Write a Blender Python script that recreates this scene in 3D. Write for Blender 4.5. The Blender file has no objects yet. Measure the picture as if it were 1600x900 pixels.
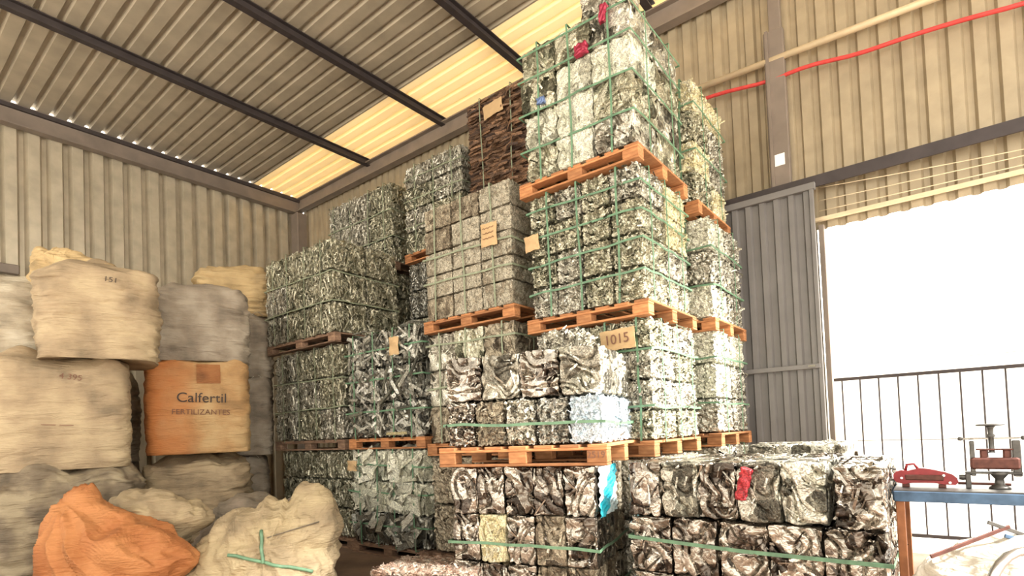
import bpy, math, random
import numpy as np
from mathutils import Vector, Matrix, Euler
from mathutils.bvhtree import BVHTree
PI = math.pi
scene = bpy.context.scene
COL = scene.collection

# ------------------------------------------------------------------ camera
CAM = Vector((10.79, -6.63, 1.35))
YAW, PITCH, ROLL = math.radians(37.9), math.radians(1.69), math.radians(-2.3)
fw = Vector((-math.sin(YAW)*math.cos(PITCH), math.cos(YAW)*math.cos(PITCH), math.sin(PITCH)))
rt = Vector((math.cos(YAW), math.sin(YAW), 0)); up = rt.cross(fw)
r2 = rt*math.cos(ROLL) + up*math.sin(ROLL); u2 = -rt*math.sin(ROLL) + up*math.cos(ROLL)
cd = bpy.data.cameras.new('camera'); cam = bpy.data.objects.new('camera', cd); COL.objects.link(cam)
cam.matrix_world = Matrix(((r2.x, u2.x, -fw.x, CAM.x), (r2.y, u2.y, -fw.y, CAM.y), (r2.z, u2.z, -fw.z, CAM.z), (0, 0, 0, 1)))
cd.sensor_width = 36; cd.lens = 855.4/1600*36; cd.shift_y = 0.1243; cd.clip_end = 300
scene.camera = cam

# ------------------------------------------------------------------ world, sun, exposure
SKY_BRIGHT, SKY_DIM, SUN_E, EXPO = 8.5, 3.3, 16.0, 0.0
w = bpy.data.worlds.new('sky'); scene.world = w; w.use_nodes = True
nt = w.node_tree; N = nt.nodes; L = nt.links; N.clear()
tc = N.new('ShaderNodeTexCoord')
dp = N.new('ShaderNodeVectorMath'); dp.operation = 'DOT_PRODUCT'; dp.inputs[1].default_value = (0.30, 0.94, 0.12)
mr = N.new('ShaderNodeMapRange'); mr.inputs['From Min'].default_value = -0.2; mr.inputs['From Max'].default_value = 0.95
mr.inputs['To Min'].default_value = SKY_DIM; mr.inputs['To Max'].default_value = SKY_BRIGHT
bg = N.new('ShaderNodeBackground'); bg.inputs['Color'].default_value = (1.0, 0.945, 0.83, 1)
wo = N.new('ShaderNodeOutputWorld')
L.new(tc.outputs['Generated'], dp.inputs[0]); L.new(dp.outputs['Value'], mr.inputs['Value'])
L.new(mr.outputs['Result'], bg.inputs['Strength']); L.new(bg.outputs[0], wo.inputs[0])
sd = bpy.data.lights.new('sun', 'SUN'); sd.energy = SUN_E; sd.angle = math.radians(6); sd.color = (1.0, 0.97, 0.91)
sun = bpy.data.objects.new('sun', sd); COL.objects.link(sun)
sun.rotation_euler = Vector((-0.70, -0.12, -0.72)).to_track_quat('-Z', 'Y').to_euler()
scene.view_settings.view_transform = 'Standard'; scene.view_settings.look = 'None'
scene.view_settings.gamma = 1.0; scene.view_settings.exposure = EXPO; scene.view_settings.use_curve_mapping = False
scene.cycles.max_bounces = 8; scene.cycles.diffuse_bounces = 5; scene.cycles.glossy_bounces = 3
scene.cycles.sample_clamp_indirect = 6.0

# ------------------------------------------------------------------ numpy noise
_rng = np.random.RandomState(7)
_perm = np.tile(_rng.permutation(256), 2)
_g = _rng.normal(size=(256, 3)); _g /= np.linalg.norm(_g, axis=1)[:, None]
def perlin(P):
    Pi = np.floor(P).astype(int); f = P - Pi; Pi &= 255
    u = f*f*f*(f*(f*6-15)+10)
    def gr(dx, dy, dz):
        h = _perm[_perm[_perm[(Pi[:, 0]+dx) & 255] + ((Pi[:, 1]+dy) & 255)] + ((Pi[:, 2]+dz) & 255)]
        return ((f - np.array([dx, dy, dz]))*_g[h]).sum(1)
    def lp(a, b, t): return a + t*(b-a)
    x0 = lp(lp(gr(0,0,0), gr(1,0,0), u[:,0]), lp(gr(0,1,0), gr(1,1,0), u[:,0]), u[:,1])
    x1 = lp(lp(gr(0,0,1), gr(1,0,1), u[:,0]), lp(gr(0,1,1), gr(1,1,1), u[:,0]), u[:,1])
    return lp(x0, x1, u[:, 2])
def warp(P, f, a, s):
    return P + a*np.stack([perlin(P*f+s), perlin(P*f+s+31.7), perlin(P*f+s+77.1)], 1)
def billow(P, f, s): return np.abs(perlin(P*f+s))*2.0
def creases(P, wl, s, k=5):
    """flat facets meeting in straight creases: a sum of triangle waves in random directions"""
    rs = np.random.RandomState(int(s*10) % 100000); o = np.zeros(len(P))
    for i in range(k):
        d = rs.normal(size=3); d /= np.linalg.norm(d); f = 1/(wl*rs.uniform(.7, 1.5)); ph = rs.rand()
        x = (P @ d)*f + ph; o += (np.abs((x % 1.0)-.5)*2-.5)/k*1.6
    return o
def cells(P, f, s):
    """id in 0..1 of the nearest jittered cell point"""
    Q = P*f+s; Pi = np.floor(Q).astype(int); best = np.full(len(P), 9.0); idv = np.zeros(len(P))
    for dx in (-1, 0, 1):
        for dy in (-1, 0, 1):
            for dz in (-1, 0, 1):
                c = Pi + np.array([dx, dy, dz]); cc = c & 255
                h = _perm[_perm[_perm[cc[:, 0]] + cc[:, 1]] + cc[:, 2]]
                jit = np.stack([_perm[h], _perm[(h+57) & 255], _perm[(h+131) & 255]], 1)/255.0
                d = ((c + jit - Q)**2).sum(1); m = d < best
                best[m] = d[m]; idv[m] = (_perm[(h+19) & 255]/255.0)[m]
    return idv

# ------------------------------------------------------------------ mesh helpers
def mesh_from(name, V, F, smooth=False, tint=None):
    me = bpy.data.meshes.new(name)
    V = np.asarray(V, dtype=np.float32)
    me.vertices.add(len(V)); me.vertices.foreach_set('co', V.ravel())
    if isinstance(F, np.ndarray):
        n, k = F.shape
        me.loops.add(n*k); me.loops.foreach_set('vertex_index', F.ravel().astype(np.int32))
        me.polygons.add(n); me.polygons.foreach_set('loop_start', np.arange(0, n*k, k, dtype=np.int32))
        me.polygons.foreach_set('loop_total', np.full(n, k, dtype=np.int32))
    else:
        me = bpy.data.meshes.new(name); me.from_pydata([tuple(map(float, v)) for v in V], [], F)
    if smooth: me.polygons.foreach_set('use_smooth', np.ones(len(me.polygons), dtype=bool))
    if tint is not None:
        a = me.attributes.new('tint', 'FLOAT', 'POINT'); a.data.foreach_set('value', np.asarray(tint, dtype=np.float32))
    me.update(calc_edges=True); me.validate()
    return me
class MB:
    """collects boxes, prisms and tubes into ONE mesh"""
    def __init__(s): s.V = []; s.F = []
    def add(s, V, F):
        b = len(s.V); s.V += [tuple(v) for v in V]; s.F += [tuple(i+b for i in f) for f in F]; return s
    def box(s, c, d, M=None, bev=0.0):
        x, y, z = d[0]/2, d[1]/2, d[2]/2
        if bev <= 0:
            V = [(sx*x, sy*y, sz*z) for sx in (-1, 1) for sy in (-1, 1) for sz in (-1, 1)]
            F = [(0,1,3,2), (4,6,7,5), (0,4,5,1), (2,3,7,6), (0,2,6,4), (1,5,7,3)]
        else:
            b = min(bev, x*.9, y*.9, z*.9); V = []; F = []
            ring = lambda X, Y, Z: [(-X, -Y, Z), (X, -Y, Z), (X, Y, Z), (-X, Y, Z)]
            def oct_(X, Y, Z): return [(-X+b, -Y, Z), (X-b, -Y, Z), (X, -Y+b, Z), (X, Y-b, Z), (X-b, Y, Z), (-X+b, Y, Z), (-X, Y-b, Z), (-X, -Y+b, Z)]
            V += [(a*(1-b/x), c2*(1-b/y), zz) for a, c2, zz in oct_(x, y, -z)]; V += oct_(x, y, -z+b); V += oct_(x, y, z-b)
            V += [(a*(1-b/x), c2*(1-b/y), zz) for a, c2, zz in oct_(x, y, z)]
            for k in range(3):
                for i in range(8): F.append((k*8+i, k*8+(i+1) % 8, k*8+8+(i+1) % 8, k*8+8+i))
            F.append(tuple(range(7, -1, -1))); F.append(tuple(range(24, 32)))
        V = [Vector(v) for v in V]
        if M is not None: V = [M @ v for v in V]
        c = Vector(c); return s.add([v + c for v in V], F)
    def tube(s, pts, r, n=8, closed=False, cap=True):
        pts = [Vector(p) for p in pts]; rs = r if isinstance(r, (list, tuple)) else [r]*len(pts)
        V = []; m = len(pts); prev = None
        for i, p in enumerate(pts):
            t = (pts[(i+1) % m] - pts[i-1]) if (closed or 0 < i < m-1) else (pts[1]-pts[0] if i == 0 else pts[-1]-pts[-2])
            t.normalize()
            if prev is None:
                a = Vector((0, 0, 1)) if abs(t.z) < .9 else Vector((1, 0, 0)); e = t.cross(a).normalized()
            else:
                e = (prev - t*prev.dot(t)).normalized()
            prev = e; g = t.cross(e)
            V += [p + (e*math.cos(2*PI*k/n) + g*math.sin(2*PI*k/n))*rs[i] for k in range(n)]
        F = []
        for i in range(m if closed else m-1):
            a, b = i*n, ((i+1) % m)*n
            for k in range(n): F.append((a+k, a+(k+1) % n, b+(k+1) % n, b+k))
        if cap and not closed: F.append(tuple(range(n-1, -1, -1))); F.append(tuple((m-1)*n+k for k in range(n)))
        return s.add(V, F)
    def ribbon(s, pts, nrm, wdt, th):
        """closed flat band; pts loop, nrm the band's width direction"""
        pts = [Vector(p) for p in pts]; m = len(pts); nrm = Vector(nrm).normalized(); V = []; F = []
        for i, p in enumerate(pts):
            t = (pts[(i+1) % m] - pts[i-1]).normalized(); o = t.cross(nrm).normalized()
            for a, b in ((-1, -1), (1, -1), (1, 1), (-1, 1)): V.append(p + nrm*a*wdt/2 + o*b*th/2)
        for i in range(m):
            a, b = i*4, ((i+1) % m)*4
            for k in range(4): F.append((a+k, a+(k+1) % 4, b+(k+1) % 4, b+k))
        return s.add(V, F)
    def lathe(s, prof, c=(0, 0, 0), n=20, axis='Z'):
        V = []; m = len(prof)
        for (r, z) in prof:
            for k in range(n):
                a = 2*PI*k/n; v = (r*math.cos(a), r*math.sin(a), z)
                if axis == 'X': v = (z, v[0], v[1])
                if axis == 'Y': v = (v[0], z, v[1])
                V.append((v[0]+c[0], v[1]+c[1], v[2]+c[2]))
        F = [(i*n+k, i*n+(k+1) % n, (i+1)*n+(k+1) % n, (i+1)*n+k) for i in range(m-1) for k in range(n)]
        F.append(tuple(range(n-1, -1, -1))); F.append(tuple((m-1)*n+k for k in range(n)))
        return s.add(V, F)
    def mesh(s, name, smooth=False): return mesh_from(name, s.V, s.F, smooth)
def link(name, me, mat=None, parent=None, loc=None, rot=None, own=False):
    o = bpy.data.objects.new(name, me); COL.objects.link(o)
    if mat is not None:
        if own:
            if not me.materials: me.materials.append(None)
            o.material_slots[0].link = 'OBJECT'; o.material_slots[0].material = mat
        elif not me.materials: me.materials.append(mat)
    if parent is not None: o.parent = parent
    if loc is not None: o.location = loc
    if rot is not None: o.rotation_euler = rot
    return o
def tag(o, label, cat, group=None):
    o['label'] = label; o['category'] = cat
    if group: o['group'] = group
    return o
def empty(name, loc, rz=0.0):
    o = bpy.data.objects.new(name, None); COL.objects.link(o); o.location = loc; o.rotation_euler = (0, 0, rz)
    o.empty_display_size = .1; return o
def structure(name, me, mat):
    o = link(name, me, mat); o['kind'] = 'structure'; return o
def copy_tree(o, parent=None):
    c = o.copy(); COL.objects.link(c)
    if parent is not None: c.parent = parent
    for ch in list(o.children): copy_tree(ch, c)
    return c

# ------------------------------------------------------------------ materials
def new_mat(name):
    m = bpy.data.materials.new(name); m.use_nodes = True; t = m.node_tree
    return m, t.nodes, t.links, t.nodes['Principled BSDF']
def plain(name, col, rough=.6, metal=0.0, noise=0.15, scale=8.0, bump=0.0, bscale=60.0, stretch=(1, 1, 1)):
    m, N, L, b = new_mat(name)
    tc = N.new('ShaderNodeTexCoord'); mp = N.new('ShaderNodeMapping'); mp.inputs['Scale'].default_value = stretch
    L.new(tc.outputs['Object'], mp.inputs[0])
    n = N.new('ShaderNodeTexNoise'); n.inputs['Scale'].default_value = scale; n.inputs['Detail'].default_value = 6
    L.new(mp.outputs[0], n.inputs['Vector'])
    r = N.new('ShaderNodeMapRange'); r.inputs['From Min'].default_value = .3; r.inputs['From Max'].default_value = .7
    r.inputs['To Min'].default_value = 1-noise; r.inputs['To Max'].default_value = 1+noise
    L.new(n.outputs['Fac'], r.inputs['Value'])
    x = N.new('ShaderNodeVectorMath'); x.operation = 'SCALE'; x.inputs[0].default_value = col[:3]
    L.new(r.outputs[0], x.inputs['Scale']); L.new(x.outputs[0], b.inputs['Base Color'])
    b.inputs['Roughness'].default_value = rough; b.inputs['Metallic'].default_value = metal
    if bump > 0:
        n2 = N.new('ShaderNodeTexNoise'); n2.inputs['Scale'].default_value = bscale; n2.inputs['Detail'].default_value = 5
        L.new(mp.outputs[0], n2.inputs['Vector'])
        bp = N.new('ShaderNodeBump'); bp.inputs['Strength'].default_value = bump; bp.inputs['Distance'].default_value = .01
        L.new(n2.outputs['Fac'], bp.inputs['Height']); L.new(bp.outputs[0], b.inputs['Normal'])
    return m
def scrap(name, stops, metal=.75, rough=.28, shift=.25, bump=.5, bscale=38.0, lo=.30):
    """crumpled scrap metal: piece tint from the mesh's tint attribute, shifted per bale"""
    m, N, L, b = new_mat(name)
    at = N.new('ShaderNodeAttribute'); at.attribute_name = 'tint'
    oi = N.new('ShaderNodeObjectInfo')
    ad = N.new('ShaderNodeMath'); ad.operation = 'MULTIPLY_ADD'; ad.inputs[1].default_value = shift
    L.new(oi.outputs['Random'], ad.inputs[0]); L.new(at.outputs['Fac'], ad.inputs[2])
    fr = N.new('ShaderNodeMath'); fr.operation = 'FRACT'; L.new(ad.outputs[0], fr.inputs[0])
    cr = N.new('ShaderNodeValToRGB'); cr.color_ramp.interpolation = 'LINEAR'
    el = cr.color_ramp.elements
    while len(el) > 1: el.remove(el[-1])
    el[0].position = stops[0][0]; el[0].color = (*stops[0][1], 1)
    for p, c in stops[1:]:
        e = el.new(p); e.color = (*c, 1)
    L.new(fr.outputs[0], cr.inputs[0])
    tc = N.new('ShaderNodeTexCoord')
    n = N.new('ShaderNodeTexNoise'); n.noise_type = 'FBM'; n.inputs['Scale'].default_value = bscale; n.inputs['Detail'].default_value = 4; n.inputs['Distortion'].default_value = 2.2
    L.new(tc.outputs['Object'], n.inputs['Vector'])
    r = N.new('ShaderNodeMapRange'); r.inputs['From Min'].default_value = .35; r.inputs['From Max'].default_value = .65
    r.inputs['To Min'].default_value = lo; r.inputs['To Max'].default_value = 1.15  # crevice shade painted into the base colour where the bump noise dips
    L.new(n.outputs['Fac'], r.inputs['Value'])
    x = N.new('ShaderNodeVectorMath'); x.operation = 'SCALE'; L.new(cr.outputs[0], x.inputs[0]); L.new(r.outputs[0], x.inputs['Scale'])
    L.new(x.outputs[0], b.inputs['Base Color'])
    b.inputs['Metallic'].default_value = metal; b.inputs['Roughness'].default_value = rough
    bp = N.new('ShaderNodeBump'); bp.inputs['Strength'].default_value = bump; bp.inputs['Distance'].default_value = .018
    L.new(n.outputs['Fac'], bp.inputs['Height']); L.new(bp.outputs[0], b.inputs['Normal'])
    return m
def wood(name, c1, c2):
    m, N, L, b = new_mat(name)
    tc = N.new('ShaderNodeTexCoord'); mp = N.new('ShaderNodeMapping'); mp.inputs['Scale'].default_value = (3, 14, 14)
    L.new(tc.outputs['Object'], mp.inputs[0])
    n = N.new('ShaderNodeTexNoise'); n.inputs['Scale'].default_value = 4; n.inputs['Detail'].default_value = 6
    L.new(mp.outputs[0], n.inputs['Vector'])
    cr = N.new('ShaderNodeValToRGB'); cr.color_ramp.elements[0].position = .3; cr.color_ramp.elements[1].position = .7
    cr.color_ramp.elements[0].color = (*c1, 1); cr.color_ramp.elements[1].color = (*c2, 1)
    L.new(n.outputs['Fac'], cr.inputs[0])
    oi = N.new('ShaderNodeObjectInfo'); r = N.new('ShaderNodeMapRange'); r.inputs['To Min'].default_value = .7; r.inputs['To Max'].default_value = 1.25
    L.new(oi.outputs['Random'], r.inputs['Value'])
    x = N.new('ShaderNodeVectorMath'); x.operation = 'SCALE'; L.new(cr.outputs[0], x.inputs[0]); L.new(r.outputs[0], x.inputs['Scale'])
    L.new(x.outputs[0], b.inputs['Base Color']); b.inputs['Roughness'].default_value = .8
    return m
SILVER = scrap('silver_scrap', [(0, (.05,.045,.035)), (.14, (.20,.18,.14)), (.38, (.52,.48,.39)), (.64, (.90,.87,.76)), (.84, (.50,.48,.38)), (1, (.07,.065,.05))])
OLIVE = scrap('olive_silver_scrap', [(0, (.04,.04,.025)), (.16, (.18,.17,.115)), (.42, (.46,.435,.31)), (.68, (.88,.84,.67)), (.86, (.36,.36,.25)), (1, (.05,.05,.03))])
BROWN = scrap('brown_tin_scrap', [(0, (.06,.045,.03)), (.3, (.18,.14,.095)), (.6, (.38,.32,.23)), (.85, (.58,.51,.38)), (1, (.13,.10,.07))], metal=.5, rough=.45)
TAN = scrap('tan_pressed_scrap', [(0, (.30,.25,.18)), (.35, (.46,.40,.30)), (.7, (.58,.53,.42)), (1, (.40,.36,.27))], metal=.45, rough=.5, shift=.5)
DARK = scrap('dark_mixed_scrap', [(0, (.03,.03,.03)), (.3, (.09,.085,.07)), (.52, (.34,.32,.26)), (.8, (.75,.74,.66)), (.92, (.85,.84,.78)), (1, (.08,.08,.07))], shift=.1)
PALE = scrap('pale_profile_scrap', [(0, (.06,.06,.045)), (.2, (.42,.41,.31)), (.5, (.88,.86,.72)), (.8, (.78,.78,.62)), (1, (.22,.22,.16))], metal=.25, rough=.45, shift=.08)
RUST = scrap('rusty_sheet_scrap', [(0, (.07,.04,.03)), (.3, (.14,.08,.05)), (.6, (.25,.14,.08)), (.85, (.36,.20,.11)), (1, (.12,.07,.05))], metal=.25, rough=.6)
RUSTMIX = scrap('reddish_brown_loose_scrap', [(0, (.06,.035,.025)), (.3, (.20,.12,.08)), (.6, (.34,.22,.16)), (.85, (.45,.38,.30)), (1, (.12,.07,.05))], metal=.4, rough=.45)
CREAM = scrap('cream_and_yellow_lit_scrap', [(0, (.50,.42,.22)), (.3, (.74,.66,.40)), (.6, (.84,.76,.48)), (.9, (.88,.84,.68)), (1, (.58,.52,.34))], metal=.3, rough=.5)
BRONZE = scrap('bronze_sheet_scrap', [(0, (.03,.025,.02)), (.2, (.11,.09,.075)), (.45, (.28,.25,.21)), (.72, (.58,.53,.46)), (.9, (.22,.185,.155)), (1, (.04,.03,.025))], metal=.95, rough=.22, bump=.35, bscale=15, lo=.62)
ICE = scrap('pale_blue_printed_scrap', [(0, (.40,.52,.60)), (.3, (.66,.76,.82)), (.65, (.82,.88,.92)), (1, (.55,.68,.78))], metal=.3, rough=.4)
RED = scrap('red_painted_scrap', [(0, (.35,.02,.03)), (.5, (.55,.05,.06)), (1, (.45,.03,.04))], metal=.3, rough=.4)
MAGENTA = plain('dark_red_can_metal', (.30, .02, .05), .35, .3)
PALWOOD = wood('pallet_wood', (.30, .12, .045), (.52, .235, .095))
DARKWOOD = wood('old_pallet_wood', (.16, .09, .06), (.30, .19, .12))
STRAP = plain('green_strap_plastic', (.115, .22, .13), .5, 0, .25, 20)
PALESTRAP = plain('faded_green_strap_plastic', (.24, .27, .18), .55, 0, .2, 20)
CARD = plain('brown_cardboard', (.50, .34, .18), .85, 0, .08, 12)
INK = plain('marker_ink', (.05, .035, .03), .8)
INKBROWN = plain('brown_marker_ink', (.17, .08, .05), .8)
SHEET = plain('cream_painted_sheet_steel', (.36, .295, .20), .42, .25, .12, 5, .2, 120)
ROOFM = plain('dull_galvanised_roof_sheet', (.42, .36, .27), .5, .25, .14, 3, .2, 120)
GALV = plain('galvanised_wall_sheet', (.46, .40, .30), .36, .3, .14, 5, .12, 120)
STEEL = plain('dark_painted_steel', (.045, .035, .035), .6, .2, .2, 6)
BEAM = plain('brown_grey_painted_steel', (.20, .16, .13), .6, .1, .15, 4)
DOORM = plain('grey_painted_door_sheet', (.165, .155, .15), .5, .1, .12, 3)
FLOORM = plain('dirt_stained_concrete', (.20, .135, .095), .9, 0, .35, 2.2, .4, 30)
YARD = plain('pale_concrete_yard', (.72, .68, .62), .9, 0, .06, 1)
WHITEW = plain('white_painted_wall', (.85, .84, .82), .8, 0, .04, 1)
PIPEM = plain('tan_painted_pipe', (.62, .50, .33), .45, .1, .08)
REDM = plain('red_painted_cord', (.55, .045, .04), .6, 0, .15, 20)
REDP = plain('red_painted_cast_iron', (.22, .018, .022), .4, .2, .2, 20)
IRON = plain('worn_grey_iron', (.09, .085, .08), .45, .7, .3, 20)
RUSTY = plain('rust_red_iron', (.11, .04, .03), .6, .4, .3, 25)
BLUEP = plain('worn_blue_painted_steel', (.06, .11, .19), .55, .2, .35, 14)
ORANGEP = plain('rusty_orange_steel', (.36, .14, .06), .6, .2, .25, 14)
CHROME = plain('polished_steel_tube', (.55, .55, .55), .22, .9, .05)
WIRE = plain('pale_cable', (.75, .62, .42), .6)
def fabric(name, col, col2=None, th=.5, seedscale=3.0, split=None):
    """woven big-bag cloth, with dirt patches"""
    m, N, L, b = new_mat(name)
    tc = N.new('ShaderNodeTexCoord')
    n = N.new('ShaderNodeTexNoise'); n.inputs['Scale'].default_value = seedscale; n.inputs['Detail'].default_value = 7
    L.new(tc.outputs['Object'], n.inputs['Vector'])
    cr = N.new('ShaderNodeValToRGB'); e = cr.color_ramp.elements
    e[0].position = .32; e[0].color = (*(c*.55 for c in (col2 or col)), 1); e[1].position = .62; e[1].color = (*col, 1)
    k = e.new(.48); k.color = (*(col2 or tuple(c*.8 for c in col)), 1)
    L.new(n.outputs['Fac'], cr.inputs[0])
    out = cr.outputs[0]
    if split:  # a printed or dyed band with its own colour along local x
        sx = N.new('ShaderNodeSeparateXYZ'); L.new(tc.outputs['Object'], sx.inputs[0])
        n3 = N.new('ShaderNodeTexNoise'); n3.inputs['Scale'].default_value = 4; L.new(tc.outputs['Object'], n3.inputs['Vector'])
        ma = N.new('ShaderNodeMath'); ma.operation = 'MULTIPLY_ADD'; ma.inputs[1].default_value = .5; L.new(n3.outputs['Fac'], ma.inputs[0]); L.new(sx.outputs['X'], ma.inputs[2])
        mr = N.new('ShaderNodeMapRange'); mr.inputs['From Min'].default_value = split[1]; mr.inputs['From Max'].default_value = split[2]; L.new(ma.outputs[0], mr.inputs['Value'])
        mx = N.new('ShaderNodeMix'); mx.data_type = 'RGBA'; L.new(mr.outputs[0], mx.inputs['Factor'])
        mx.inputs['A'].default_value = (*split[0], 1); L.new(out, mx.inputs['B']); out = mx.outputs['Result']
    L.new(out, b.inputs['Base Color']); b.inputs['Roughness'].default_value = .75
    n2 = N.new('ShaderNodeTexNoise'); n2.inputs['Scale'].default_value = 22; n2.inputs['Detail'].default_value = 6; n2.inputs['Distortion'].default_value = .8
    mp = N.new('ShaderNodeMapping'); mp.inputs['Scale'].default_value = (.35, .35, 1.8); L.new(tc.outputs['Object'], mp.inputs[0]); L.new(mp.outputs[0], n2.inputs['Vector'])
    bp = N.new('ShaderNodeBump'); bp.inputs['Strength'].default_value = .75; bp.inputs['Distance'].default_value = .025
    L.new(n2.outputs['Fac'], bp.inputs['Height']); L.new(bp.outputs[0], b.inputs['Normal'])
    return m
BAG_CREAM = fabric('cream_woven_bag_cloth', (.42, .325, .20), (.33, .245, .15))
BAG_WHITE = fabric('whitish_woven_bag_cloth', (.54, .49, .39), (.40, .34, .25))
BAG_GREY = fabric('grey_woven_bag_cloth', (.37, .315, .245), (.27, .22, .165))
BAG_DIRTY = fabric('dirty_woven_bag_cloth', (.29, .235, .15), (.17, .13, .085), seedscale=4)
BAG_ORANGE = fabric('orange_stained_bag_cloth', (.46, .31, .15), (.40, .235, .10), split=((.44, .16, .045), -.12, .30))
BAG_YELLOW = fabric('yellow_cream_bag_cloth', (.54, .39, .20), (.45, .32, .16))
CLOTH_ORANGE = fabric('orange_sack_cloth', (.42, .175, .06), (.34, .12, .035), seedscale=2.5)
CLOTH_BEIGE = fabric('beige_sack_cloth', (.40, .315, .185), (.29, .22, .13), seedscale=2.5)
CLOTH_GREY = fabric('grey_brown_tarp_cloth', (.24, .185, .135), (.15, .12, .085))
PLASTIC = fabric('whitish_plastic_sack_cloth', (.80, .76, .68), (.66, .60, .50))
def translucent(name, col):
    m, N, L, b = new_mat(name); out = N['Material Output']
    d = N.new('ShaderNodeBsdfDiffuse'); d.inputs[0].default_value = (*col, 1)
    t = N.new('ShaderNodeBsdfTranslucent'); t.inputs[0].default_value = (*col, 1)
    tc = N.new('ShaderNodeTexCoord'); n = N.new('ShaderNodeTexNoise'); n.inputs['Scale'].default_value = 2.5; n.inputs['Detail'].default_value = 6
    L.new(tc.outputs['Object'], n.inputs['Vector'])
    mr = N.new('ShaderNodeMapRange'); mr.inputs['To Min'].default_value = .17; mr.inputs['To Max'].default_value = .27; L.new(n.outputs['Fac'], mr.inputs['Value'])
    mx = N.new('ShaderNodeMixShader'); L.new(mr.outputs[0], mx.inputs[0]); L.new(d.outputs[0], mx.inputs[1]); L.new(t.outputs[0], mx.inputs[2])
    L.new(mx.outputs[0], out.inputs['Surface']); return m
CREAM_ROOF = translucent('translucent_cream_roof_sheet', (.92, .80, .56))

# ------------------------------------------------------------------ setting
def corrugated(axis, a0, a1, b0, b1, pitch, depth, out, phase=0.0, ridge=.22, slope=.14):
    """trapezoidal sheet. the profile runs along a (pitch), extruded along b.  out(a,b,d) -> point"""
    pts = []; k = math.floor((a0-phase)/pitch)-1
    while True:
        s = phase + k*pitch
        for q, d in ((0, 0), (1-ridge-2*slope, 0), (1-ridge-slope, 1), (1-slope, 1)):
            pts.append((s+q*pitch, d*depth))
        k += 1
        if s > a1: break
    cl = []
    for (p, d), (p2, d2) in zip(pts, pts[1:]):
        if p2 <= a0 or p >= a1: continue
        if p < a0: d = d+(d2-d)*(a0-p)/(p2-p); p = a0
        cl.append((p, d))
        if p2 >= a1: cl.append((a1, d+(d2-d)*(a1-p)/(p2-p))); break
    V = []; F = []; t = .004
    for (p, d) in cl: V += [out(p, b0, d), out(p, b1, d), out(p, b0, d+t), out(p, b1, d+t)]
    for i in range(len(cl)-1):
        a = i*4; b = a+4
        F += [(a, b, b+1, a+1), (a+2, a+3, b+3, b+2), (a, a+2, b+2, b), (a+1, b+1, b+3, a+3)]
    n = (len(cl)-1)*4; F += [(0, 1, 3, 2), (n, n+2, n+3, n+1)]
    return V, F
def zroof(x): return 6.60 + .012*x
XR, YF = 16.5, -10.8
# floor and yard
structure('floor', MB().box((XR/2, (YF+.0)/2, -.05), (XR+.2, -YF+.1, .1)).mesh('floor'), FLOORM)
structure('yard_ground', MB().box((20, 10, -.08), (120, 120, .1)).mesh('yard'), YARD)
# left wall (x=0), profile along y, ribs stand outward
V, F = corrugated('y', YF, 0.0, 0.0, 6.58, .274, -.105, lambda a, b, d: (-.03+d, a, b), phase=.10, ridge=.20, slope=.15)
structure('wall_left', mesh_from('wall_left', V, F), GALV)
# gable wall (y=0) above and left of the door opening
mb = MB()
for (xa, xb, za, zb) in ((0.0, 9.86, 0.0, 6.62), (9.86, XR, 3.38, 6.62)):
    V, F = corrugated('x', xa, xb, za, zb, .18, .042, lambda a, b, d: (a, .03+d, b), phase=.06, ridge=.26, slope=.12); mb.add(V, F)
structure('wall_back', mb.mesh('wall_back'), SHEET)
# roof, ribs run along x
V, F = corrugated('y', YF, -1.06, -.01, 13.2, .225, .050, lambda a, b, d: (b, a, zroof(b)+d), phase=.04, ridge=.18, slope=.09)
structure('ceiling', mesh_from('ceiling', V, F), ROOFM)
V, F = corrugated('y', -1.06, .10, -.01, 13.2, .225, .050, lambda a, b, d: (b, a, zroof(b)+d), phase=.04, ridge=.18, slope=.09)
structure('ceiling', mesh_from('ceiling_cream_strip', V, F), CREAM_ROOF)  # translucent cream strip of roof next to the gable wall
# eave beam, gable beam, purlins
mb = MB(); mb.box((.03, YF/2, 6.41), (.05, -YF, .36)); mb.box((.08, YF/2, 6.235), (.15, -YF, .02)); mb.box((.03, YF/2, 6.30), (.06, -YF, .02))
structure('trim_1', mb.mesh('eave_beam'), BEAM)
structure('trim_15', MB().box((.075, YF/2, 6.525), (.05, -YF, .06)).mesh('eave_dark_strip'), STEEL)  # dark strip along the top of the eave beam
mb = MB(); mb.box((6.6, -.05, 6.42), (13.2, .06, .26)); mb.box((6.6, -.09, 6.295), (13.2, .14, .02)); mb.box((6.6, -.09, 6.55), (13.2, .14, .02))
structure('trim_2', mb.mesh('gable_beam'), BEAM)
for i, x in enumerate((2.45, 4.45, 6.29, 8.15, 10.0, 11.8)):
    mb = MB(); mb.box((x, YF/2, zroof(x)-.065), (.05, -YF-.1, .12)); mb.box((x+.03, YF/2, zroof(x)-.012), (.09, -YF-.1, .012)); mb.box((x+.03, YF/2, zroof(x)-.125), (.09, -YF-.1, .012))
    structure('trim_%d' % (3+i), mb.mesh('purlin'), STEEL)
structure('trim_9', MB().box((.05, -7.6, 4.05), (.10, 5.8, .14), bev=.01).mesh('girt'), BEAM)
structure('trim_10', MB().box((.13, -.14, 3.1), (.26, .22, 6.2), bev=.01).mesh('corner_post'), BEAM)
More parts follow.
